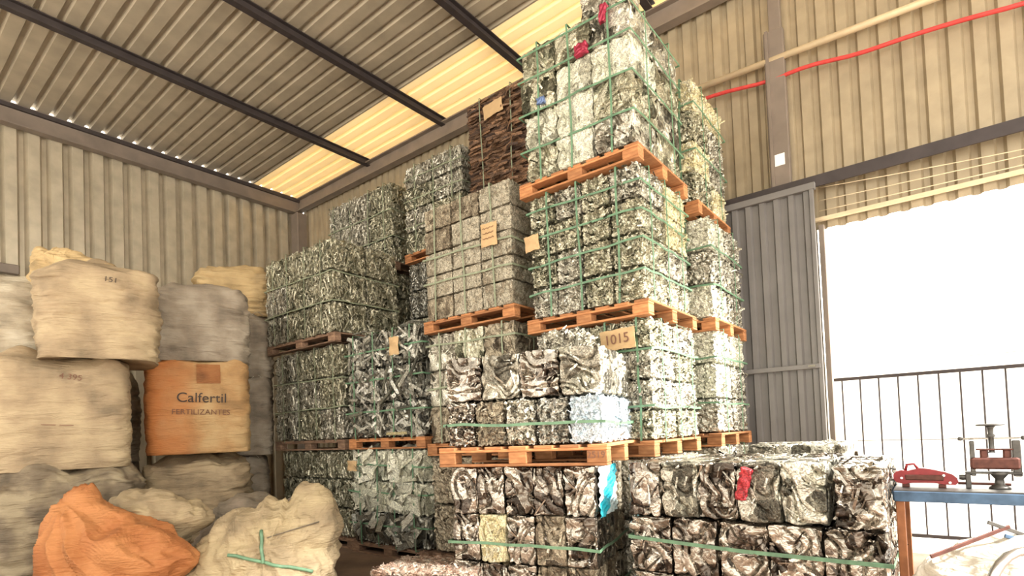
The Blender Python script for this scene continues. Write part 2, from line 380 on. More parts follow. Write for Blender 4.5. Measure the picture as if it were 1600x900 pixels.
# intermediate post above the door: wide lower plate, narrower upper length
mb = MB(); mb.box((9.555, -.05, 4.78), (.20, .10, 1.75), bev=.006); mb.box((9.49, -.11, 4.78), (.03, .03, 1.75)); mb.box((9.575, -.045, 6.05), (.12, .08, .85), bev=.006)
structure('trim_11', mb.mesh('wall_post'), BEAM)
mb = MB(); mb.box((12.65, -.09, 3.86), (7.7, .10, .07), bev=.005); mb.box((12.65, -.15, 3.84), (7.7, .02, .12))
structure('trim_12', mb.mesh('door_track'), STEEL)
structure('trim_13', MB().box((13.15, -.02, 3.47), (6.6, .05, .035)).mesh('lintel_angle'), PIPEM)
structure('trim_14', MB().box((9.91, -.02, 1.7), (.05, .10, 3.4), bev=.004).mesh('door_jamb'), BEAM)
# right run of gable wall beyond the opening, out of frame
structure('wall_far_right', MB().box((XR-1.0, .05, 1.7), (2.0, .06, 3.4)).mesh('wall_far_right'), SHEET)

# sliding door leaf
dr = empty('door_1', (9.35, -.22, 0.0)); dr['kind'] = 'structure'
mb = MB(); V, F = corrugated('x', -.52, .50, .05, 3.74, .145, .035, lambda a, b, d: (a, d, b), ridge=.42, slope=.12); mb.add(V, F)
link('door_panel', mb.mesh('door_panel'), DOORM, dr)
mb = MB(); mb.box((-.53, .0, 1.9), (.04, .05, 3.76), bev=.004); mb.box((.51, .0, 1.9), (.04, .05, 3.76), bev=.004); mb.box((0, 0, 3.77), (1.10, .06, .07), bev=.004); mb.box((0, 0, .05), (1.10, .06, .06)); mb.box((0, -.03, 1.90), (1.02, .03, .05), bev=.004)
link('door_frame', mb.mesh('door_frame'), DOORM, dr)
link('door_handle', MB().tube([(.40, -.05, 1.90), (.47, -.06, 1.90)], .012, 6).mesh('door_handle'), CHROME, dr)

# pipe, cord, sticker, cables on the gable wall
tag(link('conduit_pipe', MB().tube([(8.6, -.075, 5.37), (13.0, -.075, 5.22)], .035, 12).mesh('pipe', True), PIPEM), 'long tan pipe running across upper corrugated wall behind the post', 'pipe')
pts = [(8.6+.15*i, -.085 + .008*math.sin(i*1.3), 5.22-.0165*i*.9 + .012*math.sin(i*.9)) for i in range(30)]
tag(link('red_cord', MB().tube(pts, .021, 7).mesh('cord', True), REDM), 'red cord strung along the upper wall just below the tan pipe', 'cord')
mb = MB(); mb.box((0, 0, 0), (.10, .006, .13), bev=.002)
tag(link('notice_sticker', mb.mesh('sticker'), WHITEW, None, (9.56, -.105, 4.20)), 'small white sticker on lower part of the wall post', 'sticker')
for k, (z0, z1, sag, lab) in enumerate(((3.80, 3.62, .10, 'upper pale cable sagging under the dark door track'), (3.66, 3.60, .05, 'lower pale cable stretched above the door opening'), (3.55, 3.50, .02, 'thin pale cable lying closest to the door lintel'))):
    pts = [(9.9+.2*i, -.05, z0+(z1-z0)*i/24 - sag*math.sin(PI*i/24)) for i in range(25)]
    tag(link('cable', MB().tube(pts, .005, 5).mesh('cable', True), WIRE), lab, 'cable', 'cables over the door')
# gate of black bars in the opening
gt = empty('bar_gate', (9.95, .35, 0.0))
tag(gt, 'black steel bar gate standing across the bright doorway', 'gate')
mb = MB(); mb.box((1.45, 0, 1.775), (3.1, .035, .035)); link('top_rail', mb.mesh('rail'), STEEL, gt)
mb = MB(); mb.box((1.45, 0, .12), (3.1, .035, .035)); link('bottom_rail', mb.mesh('rail2'), STEEL, gt)
bar = MB().tube([(0, 0, .12), (0, 0, 1.77)], .0085, 8).mesh('bar')
for i in range(18): link('bar', bar, STEEL, gt, (.02+.1675*i, 0, 0))
mb = MB(); mb.box((0, 0, .9), (.04, .04, 1.8)); link('gate_post', mb.mesh('gpost'), STEEL, gt, (2.98, 0, 0))
# pale building beyond the yard
bd = empty('far_building', (16, 34, 0)); tag(bd, 'low pale building seen faintly beyond the bar gate outside', 'building')
link('wall', MB().box((0, 0, 2.2), (44, 5, 4.4)).mesh('bwall'), WHITEW, bd); link('roof', MB().box((0, 0, 4.6), (45, 6, .35)).mesh('broof'), YARD, bd)

# ------------------------------------------------------------------ crushed bale meshes
def cube_grid(n):
    idx = {}; V = []; F = []
    def vid(a):
        if a not in idx: idx[a] = len(V); V.append(a)
        return idx[a]
    for ax in range(3):
        for side in (0, n):
            for i in range(n):
                for j in range(n):
                    q = []
                    for (di, dj) in ((0, 0), (1, 0), (1, 1), (0, 1)):
                        a = [0, 0, 0]; a[ax] = side; a[(ax+1) % 3] = i+di; a[(ax+2) % 3] = j+dj; q.append(vid(tuple(a)))
                    F.append(q if side else q[::-1])
    return np.array(V, float)/n - .5, np.array(F)
_cg = {n: cube_grid(n) for n in (30, 46, 64)}
def strips(rs, dims, n, lmin, lmax, wmin, wmax, ang, outv, tlo, thi, bend=.25):
    """loose flattened scrap pieces lying on the faces of a block"""
    V = []; F = []; T = []
    hx, hy, hz = dims[0]/2, dims[1]/2, dims[2]/2
    faces = [((0, -1, 0), (1, 0, 0), (0, 0, 1), hx, hz, hy, .38), ((1, 0, 0), (0, 1, 0), (0, 0, 1), hy, hz, hx, .34), ((0, 0, 1), (1, 0, 0), (0, 1, 0), hx, hy, hz, .14), ((-1, 0, 0), (0, -1, 0), (0, 0, 1), hy, hz, hx, .07), ((0, 1, 0), (-1, 0, 0), (0, 0, 1), hx, hz, hy, .07)]
    for f in faces:
        nn, aa, bb = np.array(f[0], float), np.array(f[1], float), np.array(f[2], float)
        for _ in range(int(n*f[6])):
            l = rs.uniform(lmin, lmax); wd = rs.uniform(wmin, wmax); th = ang(rs)
            l = min(l, 1.7*min(f[3], f[4]))
            d = aa*math.sin(th) + bb*math.cos(th); e = np.cross(nn, d)
            da, db = abs(d@aa)*l/2, abs(d@bb)*l/2
            u = rs.uniform(-1, 1)*max(f[3]-da, .005); v = rs.uniform(-1, 1)*max(f[4]-db, .005)
            o = f[5] + rs.uniform(-.02, outv); tl = rs.normal()*.09; tw = rs.normal()*.5; bd = rs.normal()*bend*wd
            c = aa*u + bb*v + nn*o; tt = rs.uniform(tlo, thi)
            e2 = e*math.cos(tw) + nn*math.sin(tw); b = len(V); k = 3
            for i in range(k):
                s = i/(k-1)*2-1
                p = c + d*s*l/2 + nn*(tl*s*l/2 + bd*(1-s*s)*2) + e*bd*s
                for g, h in ((-1, -1), (1, -1), (1, 1), (-1, 1)):
                    V.append(p + e2*g*wd/2 + nn*h*.0012); T.append(tt)
            for i in range(k-1):
                for q in range(4): F.append((b+i*4+q, b+i*4+(q+1) % 4, b+i*4+4+(q+1) % 4, b+i*4+4+q))
            F.append((b+3, b+2, b+1, b)); F.append(tuple(b+(k-1)*4+q for q in range(4)))
    return V, F, T
def bale_mesh(kind, seed, dims=(.3, .45, .33), n=30):
    rs = np.random.RandomState(seed); P, F = _cg[n]; D = np.array(dims); s = seed*13.37+5
    p = P*D; h = D/2; r = .016 if kind != 'press' else .012
    if kind == 'lump': r = .3*min(dims)
    # uneven overall squash
    inner = np.clip(p, -(h-r), h-r); dv = p - inner
    nrm = np.sign(P)*(np.abs(P) > .4999); nl = np.linalg.norm(dv, axis=1)
    m = nl > 1e-7; nr = nrm.astype(float); nr[m] = dv[m]/nl[m, None]; nr /= np.maximum(np.linalg.norm(nr, axis=1), 1e-9)[:, None]
    p = inner + nr*r
    q = warp(p, 7, .05, s)
    if kind == 'crush':
        d = .022*(billow(q, 17, s)-.6) + .012*(billow(q, 40, s+9)-.5) + .012*creases(q, .07, s) + .006*perlin(p*5+s)
        t = .65*cells(warp(p, 20, .03, s), 26, s) + .35*cells(p, 60, s+3)
    elif kind == 'sheet':
        v = perlin(q*4.6+s); w_ = np.abs(np.sin(v*13))
        d = .026*(w_**.6-.7) + .022*creases(warp(p, 6, .03, s), .12, s+2) + .005*(billow(q, 26, s)-.5) + .010*perlin(p*4+s)
        t = .85*cells(warp(p, 7, .07, s), 8, s) + .15*cells(q*np.array([1, 1, .4]), 45, s+3)
    elif kind == 'press':
        d = .008*(billow(q, 14, s)-.6) + .007*(billow(q, 40, s+9)-.5) + .010*creases(p, .10, s) + .004*perlin(p*5+s)
        t = .5*cells(p, 14, s)+.25*cells(p, 40, s)+.25*rs.rand()
    elif kind == 'slab':
        q2 = q*np.array([.30, .30, 2.4]); d = .050*(billow(q2, 12, s)-.5) + .012*(billow(q2, 28, s)-.5)
        t = cells(q2, 13, s)
    elif kind == 'lump':
        d = .35*min(dims)*(creases(q, .6*min(dims), s)*.6 + .5*(billow(q, 1.2/min(dims), s)-.5)); t = cells(p, 30, s)
    else:  # strip
        q2 = q*np.array([1, 1, .55]); d = .026*(billow(q2, 18, s)-.7) + .012*(billow(q2, 40, s)-.5)
        t = cells(q2, 30, s)*.8
    p = p + nr*(d[:, None] - .004)
    for a_ in range(3):  # pressed flat: bring the body back to the nominal box
        hh = h[a_]; m_ = np.abs(p[:, a_]) > hh; p[m_, a_] = np.sign(p[m_, a_])*(hh + .15*(np.abs(p[m_, a_])-hh))
    V = p; FF = [tuple(f) for f in F.tolist()]; T = list(t)
    anyang = lambda r_: r_.uniform(0, PI)
    if kind == 'strip': a = strips(rs, dims, 420, .03, .13, .006, .020, lambda r_: r_.normal()*.8, .014, .25, .85)
    elif kind == 'long': a = strips(rs, dims, 200, .08, .42, .014, .045, anyang, .03, .45, .9, .5)
    elif kind == 'plate': a = strips(rs, dims, 150, .10, .40, .03, .10, anyang, .02, .30, .85, .3)
    elif kind == 'crush': a = strips(rs, dims, 170, .015, .06, .006, .02, anyang, .002, .0, .95, .8)
    elif kind == 'sheet': a = strips(rs, dims, 50, .04, .16, .005, .018, lambda r_: r_.normal()*.9, .0, .1, .9, .9)
    elif kind == 'slab': a = strips(rs, dims, 60, .15, .5, .015, .04, lambda r_: PI/2+r_.normal()*.12, .03, .2, .9, .5)
    elif kind == 'lump': a = ([], [], [])
    else: a = strips(rs, dims, 50, .02, .08, .008, .02, anyang, .002, .1, .9)
    b = len(V); V = np.vstack([V, np.array(a[0])]) if a[0] else V; FF += [tuple(i+b for i in f) for f in a[1]]; T += a[2]
    # sit on the ground: origin at the base centre, and inside the nominal cell
    V[:, 2] += dims[2]/2
    lo, hi = V.min(0), V.max(0)
    me = mesh_from(kind+'_bale', V, FF, False, T)
    if kind in ('lump',): me.polygons.foreach_set('use_smooth', np.arange(len(me.polygons)) < len(F))
    me['dims'] = [float(x) for x in dims]
    return me
LIB = {}
def lib(kind, shape, seed_n):
    """bale meshes of a kind in a coarse size class, several variants each"""
    key = (kind, shape)
    if key not in LIB: LIB[key] = {}
    if seed_n not in LIB[key]:
        near = shape[3] if len(shape) > 3 else 30
        LIB[key][seed_n] = bale_mesh(kind, 11+len(LIB)*7+seed_n, shape[:3], near)
    return LIB[key][seed_n]
ORD = ['first', 'second', 'third', 'fourth', 'fifth', 'sixth', 'seventh']
rnd = random.Random(5); last = [-1]
def load(phrase, look, kind, mats, corner, z0, W, D, H, nx, nz, rot=0.0, ny=2, nvar=4, near=30, depth_rows='shell', name='scrap_bale', jit=.008, special=None, gap=.002, skip=()):
    """a strapped load of crushed bales: corner = its right front lower corner, -x to the left, +y to the back"""
    cx, cy = corner; c, s = math.cos(rot), math.sin(rot); out = []
    bw, bd, bh = W/nx, D/ny, H/nz
    shape = (round(bw, 2), round(bd, 2), round(bh, 2), near)
    for iz in range(nz):
        for iy in range(ny):
            for ix in range(nx):
                if iy > 0 and depth_rows == 'shell' and ix != nx-1 and iz != nz-1: continue
                if (ix, iy, iz) in skip: continue
                vi = rnd.randrange(nvar)
                if vi == last[0]: vi = (vi+1) % nvar
                last[0] = vi; me = lib(kind, shape, vi)
                lx = -W + (ix+.5)*bw; ly = (iy+.5)*bd + rnd.uniform(-jit, jit); lz = z0 + iz*bh
                mat = mats[rnd.randrange(len(mats))]; lk = look
                if special and (ix, iy, iz) in special: mat, lk = special[(ix, iy, iz)]
                o = link(name, me, mat, None, (cx + lx*c - ly*s, cy + lx*s + ly*c, lz), (0, 0, rot+rnd.uniform(-.012, .012)), own=True)
                o.scale = ((bw-gap)/shape[0]*rnd.uniform(.97, 1.0), (bd-gap)/shape[1], (bh-gap*.5)/shape[2])
                hp = '%s from left' % ORD[ix] if nx > 1 else 'full width'
                if ix == nx-1 and nx > 1: hp = 'rightmost'
                elif ix == 0: hp = 'leftmost'
                vp = '' if nz == 1 else ('bottom row' if iz == 0 else ('top row' if iz == nz-1 else '%s row up' % ORD[iz]))
                fp = '' if ny == 1 else (', front' if iy == 0 else ', back')
                tag(o, ('%s bale, %s%s%s, %s' % (lk, hp, fp, (', '+vp) if vp else '', phrase)).strip(), 'scrap bale', 'bales of the '+phrase.replace('in ', ''))
                out.append(o)
    return out
# pallet ------------------------------------------------------------
PBOX = {}
def pallet(corner, z0, W, D, rot, label, mat=PALWOOD, H=.125, group='wooden pallets under the scrap loads'):
    t = empty('wooden_pallet', (corner[0], corner[1], z0), rot); tag(t, label, 'pallet', group)
    nb = 7; bw = W/nb*.74
    for i in range(nb):
        # deck boards run front to back
        key = ('d', round(D, 2), round(bw, 3))
        if key not in PBOX: PBOX[key] = MB().box((0, 0, 0), (bw, D, .02), bev=.003).mesh('deck_board')
        link('deck_board', PBOX[key], mat, t, (-W + bw/2 + i*(W-bw)/(nb-1), D/2, H-.010), (0, 0, rnd.uniform(-.006, .006)), own=True)
    for y in (.05, D/2, D-.05):
        key = ('s', round(W, 2))
        if key not in PBOX: PBOX[key] = MB().box((0, 0, 0), (W, .10, .018), bev=.003).mesh('cross_board')
        link('stretcher_board', PBOX[key], mat, t, (-W/2, y, H-.029), own=True)
        link('bottom_board', PBOX[key], mat, t, (-W/2, y, .009), own=True)
        for x in (.07, W/2, W-.07):
            key = ('b', round(H, 3))
            if key not in PBOX: PBOX[key] = MB().box((0, 0, 0), (.14, .10, H-.056), bev=.005).mesh('block')
            link('block', PBOX[key], mat, t, (-W+x, y, .018+(H-.056)/2), own=True)
    return t
def strapping(corner, z0, W, D, H, rot, label, nv=3, hz=(.25, .6, .9), mat=STRAP, wd=.017, pad=.012, depth=0):
    """green plastic bands round a load"""
    t = empty('load_strapping', (corner[0], corner[1], z0), rot); tag(t, label, 'strapping', 'green strapping on the loads')
    rs = random.Random(hash(label) % 1000 if False else len(label)*7+int(W*100))
    def wob(): return rs.uniform(-.008, .008)
    for i in range(nv):
        x = -W*(i+.5)/nv + rs.uniform(-.04, .04); tilt = rs.uniform(-.03, .03); n = 7; P = []
        for k in range(n): P.append((x+tilt*k/n+wob(), -pad+wob()*.5, -.02+(H+.03)*k/(n-1)))
        for k in range(1, n): P.append((x+tilt+wob(), -pad+(D+2*pad)*k/(n-1), H+.012))
        for k in range(1, n): P.append((x+tilt*(1-k/n), D+pad, H+.01-(H+.03)*k/(n-1)))
        for k in range(1, n-1): P.append((x, D+pad-(D+2*pad)*k/(n-1), -.02))
        link('vertical_band', MB().ribbon(P, (1, 0, 0), wd, .0035).mesh('vband'), mat, t)
    for i in range(depth):
        y = D*(i+.5)/depth + rs.uniform(-.03, .03); n = 7; P = []
        for k in range(n): P.append((pad+wob()*.5, y+wob(), -.02+(H+.03)*k/(n-1)))
        for k in range(1, n): P.append((pad-(W+2*pad)*k/(n-1), y+wob(), H+.016))
        for k in range(1, n): P.append((-W-pad, y, H+.01-(H+.03)*k/(n-1)))
        for k in range(1, n-1): P.append((-W-pad+(W+2*pad)*k/(n-1), y, -.024))
        link('side_band', MB().ribbon(P, (0, 1, 0), wd, .0035).mesh('sband'), mat, t)
    for fz in hz:
        z = H*fz; P = []; n = 8; sl = rs.uniform(-.03, .03)
        for k in range(n): P.append((-W-pad+(W+2*pad)*k/(n-1), -pad-.004+wob()*.4, z+sl*k/n+wob()))
        for k in range(1, n): P.append((pad+.003+wob()*.4, -pad+(D+2*pad)*k/(n-1), z+sl+wob()))
        for k in range(1, n): P.append((pad-(W+2*pad)*k/(n-1), D+pad, z+sl*(1-k/n)))
        for k in range(1, n-1): P.append((-W-pad, D+pad-(D+2*pad)*k/(n-1), z))
        link('horizontal_band', MB().ribbon(P, (0, 0, 1), wd, .0035).mesh('hband'), mat, t)
    return t
def text_mesh(s, size, depth=.0015):
    cu = bpy.data.curves.new('t', 'FONT'); cu.body = s; cu.size = size; cu.extrude = depth; cu.align_x = 'CENTER'; cu.align_y = 'CENTER'
    o = bpy.data.objects.new('t', cu); COL.objects.link(o)
    me = bpy.data.meshes.new_from_object(o.evaluated_get(bpy.context.evaluated_depsgraph_get()))
    bpy.data.objects.remove(o); bpy.data.curves.remove(cu); return me
def cardtag(name, loc, w, h, rz, tilt, label, text=None, tsize=.1, mat=CARD, nrm='front', lines=0):
    rs = random.Random(len(label)); n = 6; V = []; F = []
    for sgn in (-1, 1):
        for i in range(n+1):
            for j in range(n+1):
                x = (i/n-.5)*w; z = (j/n-.5)*h
                V.append((x, sgn*.002 - .006*math.sin(i/n*PI)-.005*math.sin(j*1.3+i*.7), z + .004*math.sin(i*2.1)))
    m = (n+1)**2
    for i in range(n):
        for j in range(n):
            a = i*(n+1)+j; F.append((a, a+n+1, a+n+2, a+1)); F.append((m+a, m+a+1, m+a+n+2, m+a+n+1))
    for i in range(n):
        for (a, b) in ((i*(n+1), (i+1)*(n+1)), (i*(n+1)+n, (i+1)*(n+1)+n), (i, i+1), (n*(n+1)+i, n*(n+1)+i+1)): F.append((a, b, m+b, m+a))
    o = link('cardboard_tag', mesh_from('card', V, F), mat, None, loc, (0, tilt, rz)); tag(o, label, 'tag', 'cardboard tags on the loads')
    if text:
        link('handwriting', text_mesh(text, tsize), INKBROWN, o, (0, -.016, 0), (PI/2, 0, 0))
    for k in range(lines):
        mb = MB(); pts = [((-.35+.7*q/9)*w, -.014, h*(.28-.22*k)+.006*math.sin(q*2.3+k)) for q in range(10)]
        mb.tube(pts, .003, 4); link('handwriting', mb.mesh('scribble'), INKBROWN, o)
    return o

# ------------------------------------------------------------------ the stacks
XA, XC, XE, XG = 4.95, 6.52, 7.76, 9.06
Y1, Y2 = -2.64, -1.36
# --- tallest stack (G)
load('hidden base of tallest stack', 'silver scrap', 'crush', [SILVER], (XG, Y1), .14, 1.10, 1.0, .96, 2, 2, ny=2)
pallet((XG, Y1), 0.0, 1.14, 1.04, 0, 'pallet on the floor under the tallest stack, mostly hidden', DARKWOOD)
load('load tagged 1015', 'silver crushed', 'crush', [SILVER, OLIVE, SILVER], (XG, Y1+.02), 1.24, 1.08, 1.0, .96, 4, 4)
pallet((XG, Y1-.0), 1.11, 1.14, 1.04, 0, 'pallet directly below the load tagged 1015', PALWOOD)
strapping((XG, Y1+.02), 1.24, 1.08, 1.0, .96, 0, 'green strapping around the load tagged 1015', 4, (.3, .75), depth=3)
pallet((XG+.02, Y1-.03), 2.21, 1.16, 1.06, 0, 'orange wooden pallet on top of the load tagged 1015')
load('middle load of tallest stack', 'silver crushed', 'crush', [OLIVE, SILVER, OLIVE], (XG-.02, Y1), 2.34, 1.08, 1.0, 1.09, 4, 4, special={(3, 1, 3): (CREAM, 'yellow-lit tinted scrap'), (3, 1, 2): (CREAM, 'yellow-lit tinted scrap'), (3, 0, 3): (SILVER, 'silver crushed')})  # cream bales hold the yellow light on the upper right in their colour
strapping((XG-.02, Y1), 2.34, 1.08, 1.0, 1.09, 0, 'green strapping around the middle load of the tallest stack', 3, (.2, .42, .66, .88), depth=3)
pallet((XG+.0, Y1-.04), 3.44, 1.16, 1.06, 0, 'highest orange pallet, under the top load of the tallest stack')
GT = load('top load of tallest stack', 'pale crumpled', 'sheet', [SILVER, OLIVE, PALE], (XG-.04, Y1-.02), 3.57, 1.06, 1.0, 1.20, 3, 4, near=46, jit=.02)
load('loose bale on tallest stack', 'pale crumpled', 'sheet', [SILVER], (XG-.16, Y1+.0), 4.775, .32, .5, .32, 1, 1, ny=1, near=46)
strapping((XG-.04, Y1-.02), 3.57, 1.06, 1.0, 1.20, 0, 'green strapping around the top load of the tallest stack', 3, (.22, .5, .76, .95), pad=.022, depth=2)
# --- stack behind it (H)
for z, h, nm, mt in ((.13, 1.0, 'lowest load behind tallest stack', [SILVER]), (1.26, 1.0, 'second load behind tallest stack', [SILVER, PALE]), (2.36, .98, 'third load behind tallest stack', [SILVER, PALE, SILVER])):
    load(nm, 'silver crushed', 'crush', mt, (XG+.10, Y2), z, 1.1, 1.0, h, 2, 3, ny=2)
    pallet((XG+.12, Y2-.02), z-.13, 1.14, 1.04, 0, 'pallet under the %s' % nm, PALWOOD)
    strapping((XG+.10, Y2), z, 1.1, 1.0, h, 0, 'green strapping around the %s' % nm, 2, (.3, .7), depth=2)
pallet((XG+.02, Y2-.03), 3.38, 1.12, 1.02, 0, 'orange pallet high up behind the tallest stack')
load('top load behind tallest stack', 'yellowish scrap', 'crush', [CREAM, CREAM, SILVER], (XG, Y2), 3.51, 1.05, .95, 1.22, 3, 4, special={(2, 0, 0): (OLIVE, 'grey scrap'), (2, 0, 2): (OLIVE, 'grey scrap')})  # yellow light up here is put into the bale colour
strapping((XG, Y2), 3.51, 1.05, .95, 1.22, 0, 'green strapping around the top load behind the tallest stack', 3, (.4, .8), depth=2)
# --- tan stack (E)
load('floor load of tan stack', 'dark scrap', 'crush', [BROWN], (XE, Y1), .14, 1.18, 1.0, .98, 2, 2, ny=1)
pallet((XE, Y1), 0.0, 1.2, 1.04, 0, 'pallet on the floor under the tan stack', DARKWOOD)
pallet((XE, Y1-.02), 1.13, 1.2, 1.04, 0, 'pallet below the brown load of the tan stack')
load('lower load of tan stack', 'brown crushed', 'sheet', [BROWN, OLIVE, SILVER], (XE-.0, Y1), 1.26, 1.16, 1.0, 1.12, 3, 3)
strapping((XE, Y1), 1.26, 1.16, 1.0, 1.12, 0, 'faded strapping around the lower load of the tan stack', 3, (.5, .9), PALESTRAP, depth=2)
pallet((XE+.02, Y1-.03), 2.40, 1.2, 1.06, 0, 'orange pallet under the tan pressed load')
load('top load of tan stack', 'tan pressed', 'press', [TAN, TAN, BROWN], (XE, Y1), 2.53, 1.16, 1.0, 1.18, 3, 5, jit=.005, gap=.004)
strapping((XE, Y1), 2.53, 1.16, 1.0, 1.18, 0, 'faded strapping around the tan pressed load', 3, (.33, .55), PALESTRAP, depth=1)
# --- rusty bundle on a stack behind (T)
load('hidden base under rusty bundle', 'silver scrap', 'crush', [OLIVE], (7.14, Y2), .14, 1.05, 1.0, 3.66, 1, 3, ny=1)
pallet((7.16, Y2), 0.0, 1.1, 1.02, 0, 'pallet on the floor behind the tan stack', DARKWOOD)
pallet((7.16, Y2-.02), 3.80, 1.1, 1.02, 0, 'dark pallet under the rusty brown bundle', DARKWOOD)
load('rusty bundle near the roof', 'rusty sheet', 'slab', [RUST], (7.14, Y2), 3.93, 1.02, .95, 1.66, 1, 8, ny=1, nvar=4, near=64, name='scrap_sheet_layer')
strapping((7.14, Y2), 3.93, 1.02, .95, 1.66, 0, 'pale wire ties around the rusty brown bundle', 2, (), PALESTRAP, wd=.014, pad=.03)
# --- dark and pale stack (C)
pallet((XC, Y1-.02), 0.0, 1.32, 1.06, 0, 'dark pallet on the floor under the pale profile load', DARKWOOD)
load('pale profile load', 'pale profile', 'plate', [PALE], (XC, Y1), .13, 1.30, 1.0, 1.07, 2, 3, special={(0, 0, 0): (DARK, 'dark profile'), (1, 0, 0): (DARK, 'dark profile')}, nvar=5)
strapping((XC, Y1), .13, 1.30, 1.0, 1.07, 0, 'green strapping around the pale profile load', 4, (.2, .55, .85), pad=.03)
pallet((XC+.02, Y1-.03), 1.21, 1.32, 1.06, 0, 'red-brown pallet between pale profile load and dark load')
load('dark load with white offcuts', 'dark mixed', 'long', [DARK], (XC, Y1), 1.34, 1.30, 1.0, 1.20, 2, 3, nvar=5)
strapping((XC, Y1), 1.34, 1.30, 1.0, 1.20, 0, 'green strapping around the dark load with white offcuts', 4, (.25, .55, .82), pad=.03)
# --- leftmost stack (A)
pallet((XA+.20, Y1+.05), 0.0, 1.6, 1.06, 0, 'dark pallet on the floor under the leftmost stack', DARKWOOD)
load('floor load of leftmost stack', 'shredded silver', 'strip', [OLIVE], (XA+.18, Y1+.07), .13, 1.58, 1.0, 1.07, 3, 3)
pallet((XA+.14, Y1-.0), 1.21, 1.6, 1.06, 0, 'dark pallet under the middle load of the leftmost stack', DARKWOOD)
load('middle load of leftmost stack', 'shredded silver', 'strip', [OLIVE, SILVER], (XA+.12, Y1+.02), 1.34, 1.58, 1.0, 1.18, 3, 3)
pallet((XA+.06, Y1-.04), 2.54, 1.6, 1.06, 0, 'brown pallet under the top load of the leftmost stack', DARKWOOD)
load('top load of leftmost stack', 'shredded silver', 'strip', [OLIVE, SILVER, OLIVE], (XA+.02, Y1-.02), 2.67, 1.60, 1.04, 1.18, 3, 3)
strapping((XA+.12, Y1+.02), 1.34, 1.58, 1.0, 1.18, 0, 'green strapping around the middle load of the leftmost stack', 4, (.33, .66), PALESTRAP, wd=.014)
strapping((XA+.02, Y1-.02), 2.67, 1.60, 1.04, 1.18, 0, 'green strapping around the top load of the leftmost stack', 4, (.33, .66), PALESTRAP, wd=.014)
# --- rear stack by the corner (B)
load('hidden base of corner stack', 'silver scrap', 'strip', [OLIVE], (4.60, Y2), .13, 1.55, 1.0, 2.4, 1, 2, ny=1)
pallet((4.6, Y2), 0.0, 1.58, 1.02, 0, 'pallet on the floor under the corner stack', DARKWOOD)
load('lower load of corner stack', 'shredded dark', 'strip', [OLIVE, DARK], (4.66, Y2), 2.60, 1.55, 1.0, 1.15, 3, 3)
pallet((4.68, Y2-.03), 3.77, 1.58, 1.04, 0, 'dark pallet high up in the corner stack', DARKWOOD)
load('top load of corner stack', 'shredded silver', 'strip', [OLIVE, SILVER], (4.60, Y2), 3.90, 1.58, .62, 1.22, 3, 3, ny=1)
strapping((4.60, Y2), 3.90, 1.58, .62, 1.22, 0, 'pale strapping around the top load of the corner stack', 4, (.33, .66), PALESTRAP, wd=.014)
# --- rear stack beside it (D)
load('hidden base of rear stack', 'silver scrap', 'strip', [OLIVE], (6.02, Y2), .13, 1.1, 1.0, 2.4, 1, 2, ny=1)
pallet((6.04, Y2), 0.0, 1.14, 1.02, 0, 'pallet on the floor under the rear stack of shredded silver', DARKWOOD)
load('lower load of rear stack', 'shredded dark', 'strip', [DARK, OLIVE], (6.02, Y2), 2.60, 1.12, 1.0, 1.18, 2, 3)
pallet((6.04, Y2-.03), 3.80, 1.16, 1.04, 0, 'orange pallet in the rear stack, left of the rusty bundle')
load('top load of rear stack', 'shredded silver', 'strip', [SILVER, OLIVE, SILVER], (6.02, Y2), 3.93, 1.12, .9, 1.25, 2, 4, ny=1)
strapping((6.02, Y2), 3.93, 1.12, .9, 1.25, 0, 'pale strapping around the top load of the rear stack', 3, (.3, .6, .85), PALESTRAP, wd=.014)

# --- front stack with the pallet marked 2519
RF = math.radians(13)
FC = (9.05, -3.44)
load('front stack under marked pallet', 'bronze crumpled', 'sheet', [BRONZE, BROWN, BRONZE], (FC[0]-.09, FC[1]+.03), .06, 1.12, 1.0, 1.04, 5, 3, rot=RF, near=64, nvar=6,
     special={(4, 0, 2): (BRONZE, 'cyan-sided'), (1, 0, 1): (CREAM, 'yellowed')})
strapping((FC[0]-.09, FC[1]+.03), .06, 1.12, 1.0, 1.04, RF, 'green strap around bales below the marked pallet', 0, (.47, .13), STRAP, wd=.02, pad=.022)
pm = pallet((FC[0]+.04, FC[1]-.02), 1.105, 1.28, 1.08, RF, 'orange front pallet with 2519 written on its corner block', H=.14)
link('handwriting', text_mesh('2519', .062), INKBROWN, pm, (-.075, -.0025, .07), (PI/2, 0, 0))
load('lower row on marked pallet', 'crushed tin', 'crush', [BRONZE, SILVER, BROWN, DARK], (FC[0]+.0, FC[1]+.02), 1.248, 1.20, 1.0, .33, 5, 1, rot=RF, near=64, nvar=6,
     depth_rows='all', special={(4, 0, 0): (ICE, 'pale blue'), (4, 1, 0): (ICE, 'pale blue')})
load('upper row on marked pallet', 'crumpled foil', 'sheet', [BRONZE, SILVER], (FC[0]-.0, FC[1]+.03), 1.582, 1.20, 1.0, .33, 4, 1, rot=RF, near=64, nvar=6, depth_rows='all')
c, s = math.cos(RF), math.sin(RF)
load('crest of the front stack', 'whitish foil', 'crush', [SILVER], (FC[0]-.20*c-.25*s, FC[1]-.20*s+.25*c), 1.915, .30, .45, .17, 1, 1, rot=RF, ny=1, near=46)
strapping((FC[0]+.0, FC[1]+.02), 1.248, 1.20, 1.0, .33, RF, 'bright green strap around lower row on the marked pallet', 0, (.5,), STRAP, wd=.02, pad=.02)

